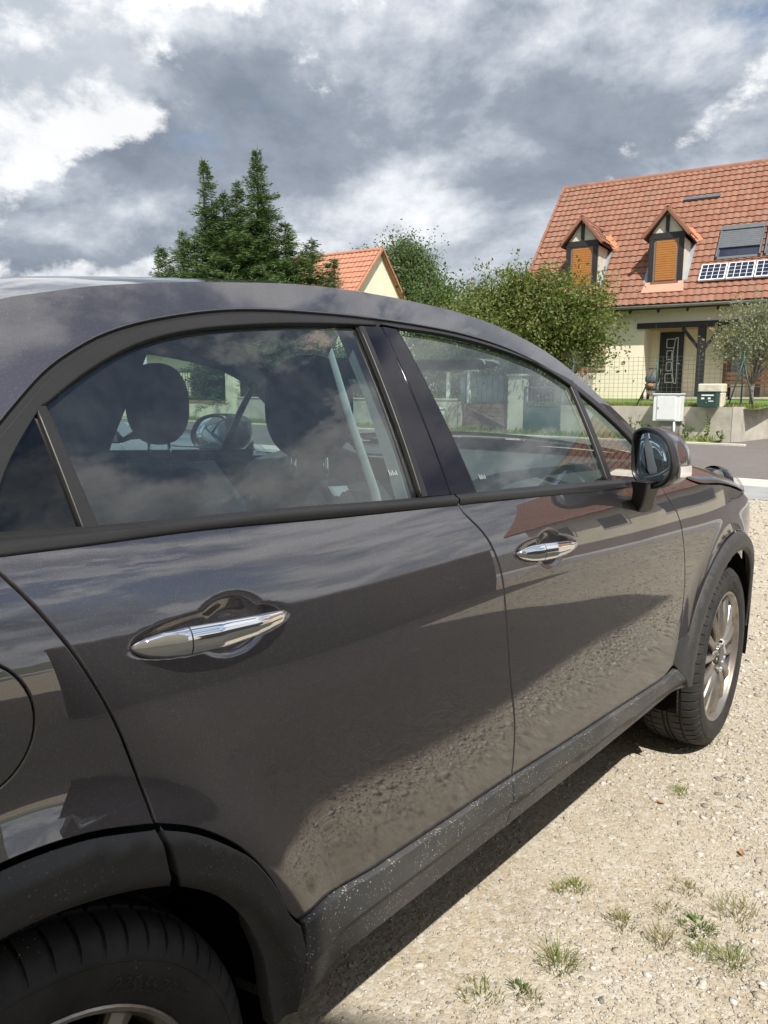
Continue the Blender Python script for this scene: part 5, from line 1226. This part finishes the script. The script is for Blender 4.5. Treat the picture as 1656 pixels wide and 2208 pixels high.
# ------------------------------------------------------------------ trees and shrubs
def quads(C, D, L, Wd, rg, fold=.0):
    """leaf faces: centres, directions, lengths, widths"""
    n = len(C); D = D / np.linalg.norm(D, axis=1, keepdims=True); r = rg.normal(size=(n, 3)); S = np.cross(D, r); S /= np.linalg.norm(S, axis=1, keepdims=True) + 1e-9
    a = C; b = C + D * (L * .5)[:, None] + S * (Wd * .5)[:, None]; c_ = C + D * L[:, None]; d = C + D * (L * .5)[:, None] - S * (Wd * .5)[:, None]
    V = np.stack([a, b, c_, d], 1).reshape(-1, 3); F = np.arange(4 * n).reshape(n, 4); return V, F
def leaf_cloud(name, mat, parent, V, F): return np_mesh(name, V, F, mat, parent)
def unit(rg, n): v = rg.normal(size=(n, 3)); return v / np.linalg.norm(v, axis=1, keepdims=True)
def limbs(mb, base, tips, r0, rg):
    for tp in tips:
        b = Vector(base); e = Vector(tp); mid = b.lerp(e, .5) + Vector((rg.normal(0, .12), rg.normal(0, .12), rg.normal(.1, .1))) * (e - b).length * .5
        pts = [b.lerp(mid, .0), b.lerp(mid, .5), mid, mid.lerp(e, .5), e]; mb.tube(pts, [r0, r0 * .8, r0 * .6, r0 * .4, r0 * .15], 6)
def broadleaf(name, loc, label, crown, mat, trunk_h, leaf, n_clump, per, seed, bark='bark', shoots=0, cat='tree', group=None, trunk_r=.12, flat=1.0, rag=.16):
    """crown: list of (cx, cy, cz, rx, ry, rz) lobes relative to loc"""
    rg = np.random.default_rng(seed); t_ = thing(name, loc, label, cat, group)
    Cs = []; lobes = np.array(crown); vol = lobes[:, 3] * lobes[:, 4] * lobes[:, 5]; pick = rg.choice(len(lobes), n_clump, p=vol / vol.sum())
    u = unit(rg, n_clump); rad = rg.uniform(.35, 1.0, n_clump) ** .5; rad *= 1 + rag * rg.normal(size=n_clump)
    cen = lobes[pick, :3] + u * rad[:, None] * lobes[pick, 3:]
    k = rg.poisson(per, n_clump); idx = np.repeat(np.arange(n_clump), k); n = len(idx)
    cs = leaf * rg.uniform(1.6, 4.2, n_clump)
    P_ = cen[idx] + rg.normal(size=(n, 3)) * cs[idx][:, None] * np.array([1, 1, .62 * flat])
    D_ = u[idx] * .6 + unit(rg, n) + np.array([0, 0, -.15]); L = leaf * rg.uniform(.6, 1.3, n); Wd = L * rg.uniform(.38, .6, n)
    if shoots:
        top = lobes[:, 2] + lobes[:, 5]
        for i in range(shoots):
            lb = lobes[rg.integers(len(lobes))]; a = rg.uniform(0, 6.283); e = rg.uniform(.35, 1.2); dv = np.array([math.cos(a) * math.cos(e), math.sin(a) * math.cos(e), math.sin(e)])
            st0 = lb[:3] + dv * lb[3:] * .85; ln = rg.uniform(.5, 1.3) * min(lb[3], 1.0); m_ = int(26 * ln / leaf * .16) + 6; tt = rg.uniform(0, 1, m_)
            P_ = np.concatenate([P_, st0 + dv * ln * tt[:, None] + rg.normal(size=(m_, 3)) * leaf * .55]); D_ = np.concatenate([D_, dv * .6 + unit(rg, m_)]); L = np.concatenate([L, leaf * rg.uniform(.6, 1.2, m_)]); Wd = np.concatenate([Wd, leaf * rg.uniform(.28, .5, m_)])
    V, F = quads(P_, D_, L, Wd, rg); leaf_cloud('crown', mat, t_, V, F)
    mb = MB(); mb.tube([(0, 0, -.05), (.03, .02, trunk_h * .5), (0, 0, trunk_h)], [trunk_r * 1.3, trunk_r, trunk_r * .85], 10)
    tips = cen[rg.choice(n_clump, min(26, n_clump), replace=False)]; limbs(mb, (0, 0, trunk_h * .95), tips, trunk_r * .55, rg); mb.build('trunk', bark, t_, smooth=True)
    return t_
broadleaf('cherry_tree', (21.55, 11.2, .86), 'broad green leafy garden tree in front of the dormer house', [(0, 0, 2.6, 1.7, 1.8, 1.2), (-.3, 1.7, 2.5, 1.2, 1.4, .9), (-.2, 2.5, 2.2, .8, .9, .8), (.3, -1.5, 2.3, 1.1, 1.2, 1.1), (0, .5, 3.35, .9, 1.0, .6), (.1, -.5, 3.4, .7, .8, .6), (.3, -.8, 1.6, 1.0, 1.4, .6), (.2, -2.0, 2.9, .6, .7, .5), (.1, -1.2, 3.3, .5, .5, .6)], 'cherry_leaf', 1.0, .125, 760, 52, 21, shoots=120)
broadleaf('olive_tree', (21.9, 4.30, .95), 'small grey green olive tree on the lawn before the porch', [(0, .1, 1.75, .65, .75, .62), (0, .55, 1.5, .4, .45, .45), (0, -.45, 1.55, .5, .5, .5), (0, .25, 2.3, .32, .38, .42), (0, -.35, 2.2, .3, .35, .45)], 'olive_leaf', .55, .075, 330, 17, 22, 'grey_bark', shoots=60, trunk_r=.05)
broadleaf('poplar_tree', (57.8, 45.6, 0), 'rounded grey green poplar behind the orange roof', [(0, -.4, 8.5, 2.6, 2.7, 6.0), (.3, .2, 12.6, 1.9, 2.0, 2.9), (.7, -1.6, 10.5, 1.6, 1.7, 2.6)], 'poplar_leaf', 4, .27, 1900, 26, 23, trunk_r=.3, rag=.05)
broadleaf('poplar_tree', (60, 51.5, 0), 'far poplar showing left of the orange roof ridge', [(0, -.8, 9, 2.2, 2.2, 5.4), (0, 1.7, 13.2, 1.0, 1.0, 2.4), (0, -1.6, 12.0, 1.6, 1.4, 2.6)], 'poplar_leaf', 4, .27, 900, 24, 24, trunk_r=.3, rag=.05)
broadleaf('dark_tree', (30.5, 21.0, .8), 'dark low tree beside the broad leafy tree', [(0, 0, 3.0, 1.7, 1.9, 2.6), (.3, .7, 4.3, 1.2, 1.2, 1.5)], 'hedge_leaf', 1.2, .20, 420, 26, 25)
for i, (x, y, r, h, lab) in enumerate(((24.8, 12.6, 1.3, 1.9, 'rounded green shrub behind the garden hut'), (25.2, 16.4, 1.6, 2.2, 'large green shrub behind the long street wall'), (24.2, 20.5, 1.5, 1.9, 'green shrub behind the grey wall, left of the large shrub'), (26.5, 24.0, 1.7, 2.2, 'wide green shrub near the cream wall pillar'), (23.6, 29.0, 1.2, 1.6, 'green bush behind the dark railings'))):
    broadleaf('garden_shrub', (x, y, .84 if x < 26 else .9), lab, [(0, 0, h * .55, r, r * 1.3, h * .6), (.1, .6 * r, h * .6, r * .7, r * .8, h * .5), (0, -.7 * r, h * .5, r * .7, r * .8, h * .5)], 'hedge_leaf', .4, .13, 260, 26, 30 + i, cat='shrub', group='shrubs behind the street walls', trunk_r=.05)
# tall weeds at the foot of the wall
for i, (y, h, n, lab) in enumerate(((6.62, .42, 60, 'leafy green weed left of the meter cabinet base'), (6.95, .62, 30, 'tall thin weed stem furthest left along the low wall'), (5.5, .40, 40, 'green weed right of the meter cabinet base'), (4.92, .62, 44, 'tall weed under the green letterbox'), (4.55, .26, 30, 'short weed by the corner of the low wall'))):
    rg = np.random.default_rng(70 + i); w_ = thing('wall_weed', (20.42, y, .03), lab, 'weed', 'weeds along the low wall'); mb = MB(); P_ = []; D_ = []
    for k in range(max(3, n // 9)):
        e = Vector((rg.normal(-.03, .04), rg.normal(0, .10), h * rg.uniform(.6, 1.1))); mb.tube([(0, 0, -.03), e * .5, e], [.006, .005, .003], 5)
        for _ in range(12): q = rg.uniform(.15, 1); P_.append(np.array(e) * q); D_.append(rg.normal(size=3) + np.array([0, 0, .4]))
    mb.build('stem', 'weed_leaf', w_); n_ = len(P_); V, F = quads(np.array(P_), np.array(D_), rg.uniform(.06, .13, n_), rg.uniform(.03, .06, n_), rg); leaf_cloud('foliage', 'weed_leaf', w_, V, F)
# the many-topped spruce
def spruce(name, loc, label, tops, seed):
    rg = np.random.default_rng(seed); t_ = thing(name, loc, label, 'tree'); mb = MB(); P_, D_, L_, W_ = [], [], [], []
    for (tx, ty, tz, z0, rmax, gap) in tops:
        mb.tube([(tx * .2, ty * .2, 0 if gap else 1.5), (tx * .7, ty * .7, z0), (tx, ty, tz * .8), (tx, ty, tz)], [.17, .11, .045, .008], 8)
        z = tz - .15
        while z > z0:
            f = (tz - z) / max(.1, tz - z0); ln = rmax * (f ** .95) * rg.uniform(.7, 1.2) + .06; nb = rg.integers(5, 9)
            for b in range(nb):
                a = rg.uniform(0, 6.283); l2 = ln * rg.uniform(.6, 1.12); dx, dy = math.cos(a), math.sin(a); rise = .55 - .75 * f
                npt = max(3, int(l2 / .16))
                k = min(1, max(0, z / max(.01, tz))); bx0, by0 = tx * (.3 + .7 * k), ty * (.3 + .7 * k)
                prev = None
                for i in range(npt):
                    q = (i + .4) / npt; p = np.array([bx0 + dx * l2 * q, by0 + dy * l2 * q, z + l2 * (rise * q - .35 * q * q * f + .22 * q ** 3)])
                    sw = (1 - q) * .42 * min(1, l2) + .07
                    for s_ in range(12 if l2 > .5 else 8):
                        side = rg.normal(size=3) * np.array([.5, .5, .30]) + np.array([-dy, dx, 0]) * rg.choice([-1, 1]) * .85 + np.array([dx, dy, .12]) * .9
                        P_.append(p + rg.normal(size=3) * .05); D_.append(side); L_.append(sw * rg.uniform(.5, 1.25) + .10); W_.append(rg.uniform(.022, .042))
            z -= rg.uniform(.14, .24) * (1 if f > .12 else 1.3)
        for s_ in range(14):
            q = rg.uniform(0, .5); P_.append(np.array([tx, ty, tz - q])); D_.append(np.array([rg.normal() * .5, rg.normal() * .5, 1.0])); L_.append(rg.uniform(.15, .28)); W_.append(.03)
    mb.build('trunk', 'bark', t_, smooth=True); V, F = quads(np.array(P_), np.array(D_), np.array(L_), np.array(W_), rg); leaf_cloud('crown', 'spruce_needle', t_, V, F)
    return t_
spruce('spruce_tree', (22.7, 26.0, .8), 'bushy many-topped spruce rising behind the car roof', [(.35, -.3, 10.9, 6.6, 1.5, 1), (-1.45, 1.2, 10.4, 6.2, 1.25, 0), (-.80, .68, 9.1, 6.4, .9, 0), (-.36, .3, 9.6, 6.4, 1.0, 0), (.3, -.25, 8.5, 4.6, 3.0, 0), (-1.2, 1.0, 8.2, 4.6, 2.9, 0), (1.2, -1.1, 7.9, 4.4, 2.9, 0), (-2.2, 1.9, 7.4, 4.0, 2.6, 0), (2.1, -1.85, 7.2, 3.8, 2.6, 0), (-.4, .35, 8.3, 4.4, 3.3, 0), (-3.0, 2.6, 6.7, 3.6, 2.0, 0), (2.9, -2.5, 6.4, 3.4, 1.9, 0), (.0, .0, 6.6, .5, 3.4, 0), (-1.6, 1.4, 5.4, .5, 2.6, 0), (1.6, -1.4, 5.4, .5, 2.6, 0)], 41)

# ------------------------------------------------------------------ the house with the orange roof further back
h2 = thing('orange_roof_house', (33.76, 27.71, 0), 'house with bright orange tiled roof and plain cream gable beyond the trees', 'house', rz=R(99))
# local: x along the ridge away from the gable end, y towards the road
bx_ = MB(); hp = 9.2; hw2 = 4.2; ez2 = hp - 4.0
mb = MB(); mb.add([(0.15, -hw2, 0), (0.15, hw2, 0), (0.15, hw2, hp - hw2 - .1), (0.15, 0, hp - .1), (0.15, -hw2, hp - hw2 - .1), (.4, -hw2, 0), (.4, hw2, 0), (.4, hw2, hp - hw2 - .1), (.4, 0, hp - .1), (.4, -hw2, hp - hw2 - .1)], [(0, 1, 2, 3, 4), (9, 8, 7, 6, 5), (0, 5, 6, 1), (1, 6, 7, 2), (2, 7, 8, 3), (3, 8, 9, 4), (4, 9, 5, 0)]); mb.build('gable_wall', 'render_cream', h2)
bx('front_wall', 'render_cream', h2, .401, 10, hw2 - .25, hw2, 0, hp - hw2); bx('rear_wall', 'render_cream', h2, .401, 10, -hw2, -hw2 + .25, 0, hp - hw2)
for k in (-1, 1):
    A = [(-.05, 0, hp), (10.3, 0, hp), (10.3, k * (hw2 + .4), hp - hw2 - .4), (-.05, k * (hw2 + .4), hp - hw2 - .4)]
    mb = MB(); mb.add(A + [(x, y, z - .12) for x, y, z in A], [(0, 1, 2, 3), (7, 6, 5, 4), (0, 4, 5, 1), (1, 5, 6, 2), (2, 6, 7, 3), (3, 7, 4, 0)]); mb.build('roof_deck', 'tile_orange', h2)
tiled_plane(h2, (10.3, hw2 + .42, hp - hw2 - .40), (-1, 0, 0), (0, -1, 1), 10.3, 6.5, 0, lambda a, b: 0, np.random.default_rng(6), w=.30, e=.46, mat='tile_orange')
for k in range(29): mb = MB(); half_round(mb, (-.08 + k * .36, 0, hp + .0), (.30 + k * .36, 0, hp + .01), .13); mb.build('ridge_tile', 'tile_orange', h2, smooth=True)
for k in range(13):
    for s_ in (-1, 1):
        b = k * .36; mb = MB(); mb.bar((-.06, s_ * b, hp - b + .04), (-.06, s_ * (b + .38), hp - b - .34), .13, .12); mb.build('verge_tile', 'tile_orange', h2)
# cross wing with its own ridge
A = [(2.05, 5.6, hp - 1.0), (2.05, 1.0, hp - 1.0), (-.3 + .1, 5.6, hp - 3.25), (4.4, 5.6, hp - 3.25)]
mb = MB(); mb.add([(3.6, 1.0, hp - .95), (3.6, 6.2, hp - .95), (1.2, 6.2, hp - 3.35), (1.2, 3.4, hp - 3.35), (6.0, 6.2, hp - 3.35), (6.0, 3.4, hp - 3.35)], [(0, 1, 2, 3), (0, 5, 4, 1), (1, 4, 2)]); mb.build('wing_roof', 'tile_orange', h2)
tiled_plane(h2, (1.2, 3.0, hp - 3.33), (0, 1, 0), (1, 0, 1) if False else (1, 0, 1), 3.2, 3.2, 0, lambda a, b: 0, np.random.default_rng(9), w=.30, e=.46, mat='tile_orange') if False else None

# ------------------------------------------------------------------ houses on the camera's side of the road (one mirrored in the car, one added out of view to shade the yard)
plain('dark_block', (.16, .14, .12), .9, .25, 4, bmp=.4, bscale=30)
def block_house(name, pts, h, roof_h, label, wall='render_cream'):
    t_ = thing(name, (0, 0, 0), label, 'house'); mb = MB(); n = len(pts)
    mb.add([(x, y, -.05) for x, y in pts] + [(x, y, h) for x, y in pts], [tuple(range(n))[::-1]] + [(i, (i + 1) % n, n + (i + 1) % n, n + i) for i in range(n)] + [tuple(range(n, 2 * n))]); mb.build('wall', wall, t_); return t_
e = Vector((.41, -.91)); hA = 7.0
a0 = Vector((-2.38, -4.83)); p1 = a0 - e * 6.5; p2 = a0 + e * 1.6
p2 = a0 + e * 1.0
L1 = [(p1.x, p1.y), (p2.x, p2.y), (1.3, p2.y), (1.3, p2.y - 6), (-9, p2.y - 6), (-9, p1.y)]
yh = block_house('shadow_caster_house', L1, hA, 0, 'cream flat-eaved house added unseen behind the viewer to shade the yard and car')  # unseen; footprint and height shaped by the shadow it throws
lw = thing('reflection_wall', (4.3, -5.0, 0), 'low dark block wall added out of view along the yard to darken the door reflections', 'wall'); bx('wall_face', 'dark_block', lw, -2.48, 2.5, -.1, .1, -.05, 1.22); bx('coping', 'concrete', lw, -2.48, 2.55, -.13, .13, 1.221, 1.27)  # added so the rear door mirrors a dark band below the skyline
nh = thing('neighbour_house', (25.5, -8.8, 0), 'low house with brown tiled roof across the yard, seen only in reflections', 'house', rz=R(100))
bx('wall', 'render_cream', nh, -4.0, 4.0, -4, 4, 0, 3.2)
for k in (-1, 1):
    A = [(-4.5, 0, 9.3), (4.5, 0, 9.3), (4.5, k * 4.8, 2.9), (-4.5, k * 4.8, 2.9)]; mb = MB(); mb.add(A + [(x, y, z - .12) for x, y, z in A], [(0, 1, 2, 3), (7, 6, 5, 4), (0, 4, 5, 1), (1, 5, 6, 2), (2, 6, 7, 3), (3, 7, 4, 0)]); mb.build('roof_deck', 'roof_plain', nh)
upv = Vector((0, -4.8, 6.4)).normalized(); tiled_plane(nh, (4.5, 4.82, 2.92), (-1, 0, 0), tuple(upv), 9, 7.9, 0, lambda a, b: 0, np.random.default_rng(4), w=.30, e=.40)
for k in (-1, 1): mb = MB(); mb.add([(k * 4.0, -4, 3.2), (k * 4.0, 4, 3.2), (k * 4.0, 0, 8.9)], [(0, 1, 2)]); mb.build('gable_wall', 'render_cream', nh)
for y in (-2.4, 0, 2.4): wn = empty('window', parent=nh); bx('frame', 'white_plastic', wn, y - .6, y + .6, 4.003, 4.04, .9, 2.2); bx('pane', 'house_glass', wn, y - .52, y + .52, 4.041, 4.046, .98, 2.12)

# ------------------------------------------------------------------ second car parked beyond the first
def copy_tree(o, parent=None, swap=None):
    c = o.copy(); COL.objects.link(c); c.parent = parent
    if swap and c.type == 'MESH' and c.data.materials and c.data.materials[0].name in swap:
        c.material_slots[0].link = 'OBJECT'; c.material_slots[0].material = MATS[swap[c.data.materials[0].name]]
    for ch in list(o.children): copy_tree(ch, c, swap)
    return c
car2 = copy_tree(car, None, {'paint': 'silver_paint'}); car2.location = (-.12, 2.80, 0)
tag(car2, 'silver car parked beyond the dark one, glimpsed through its windows', 'car')
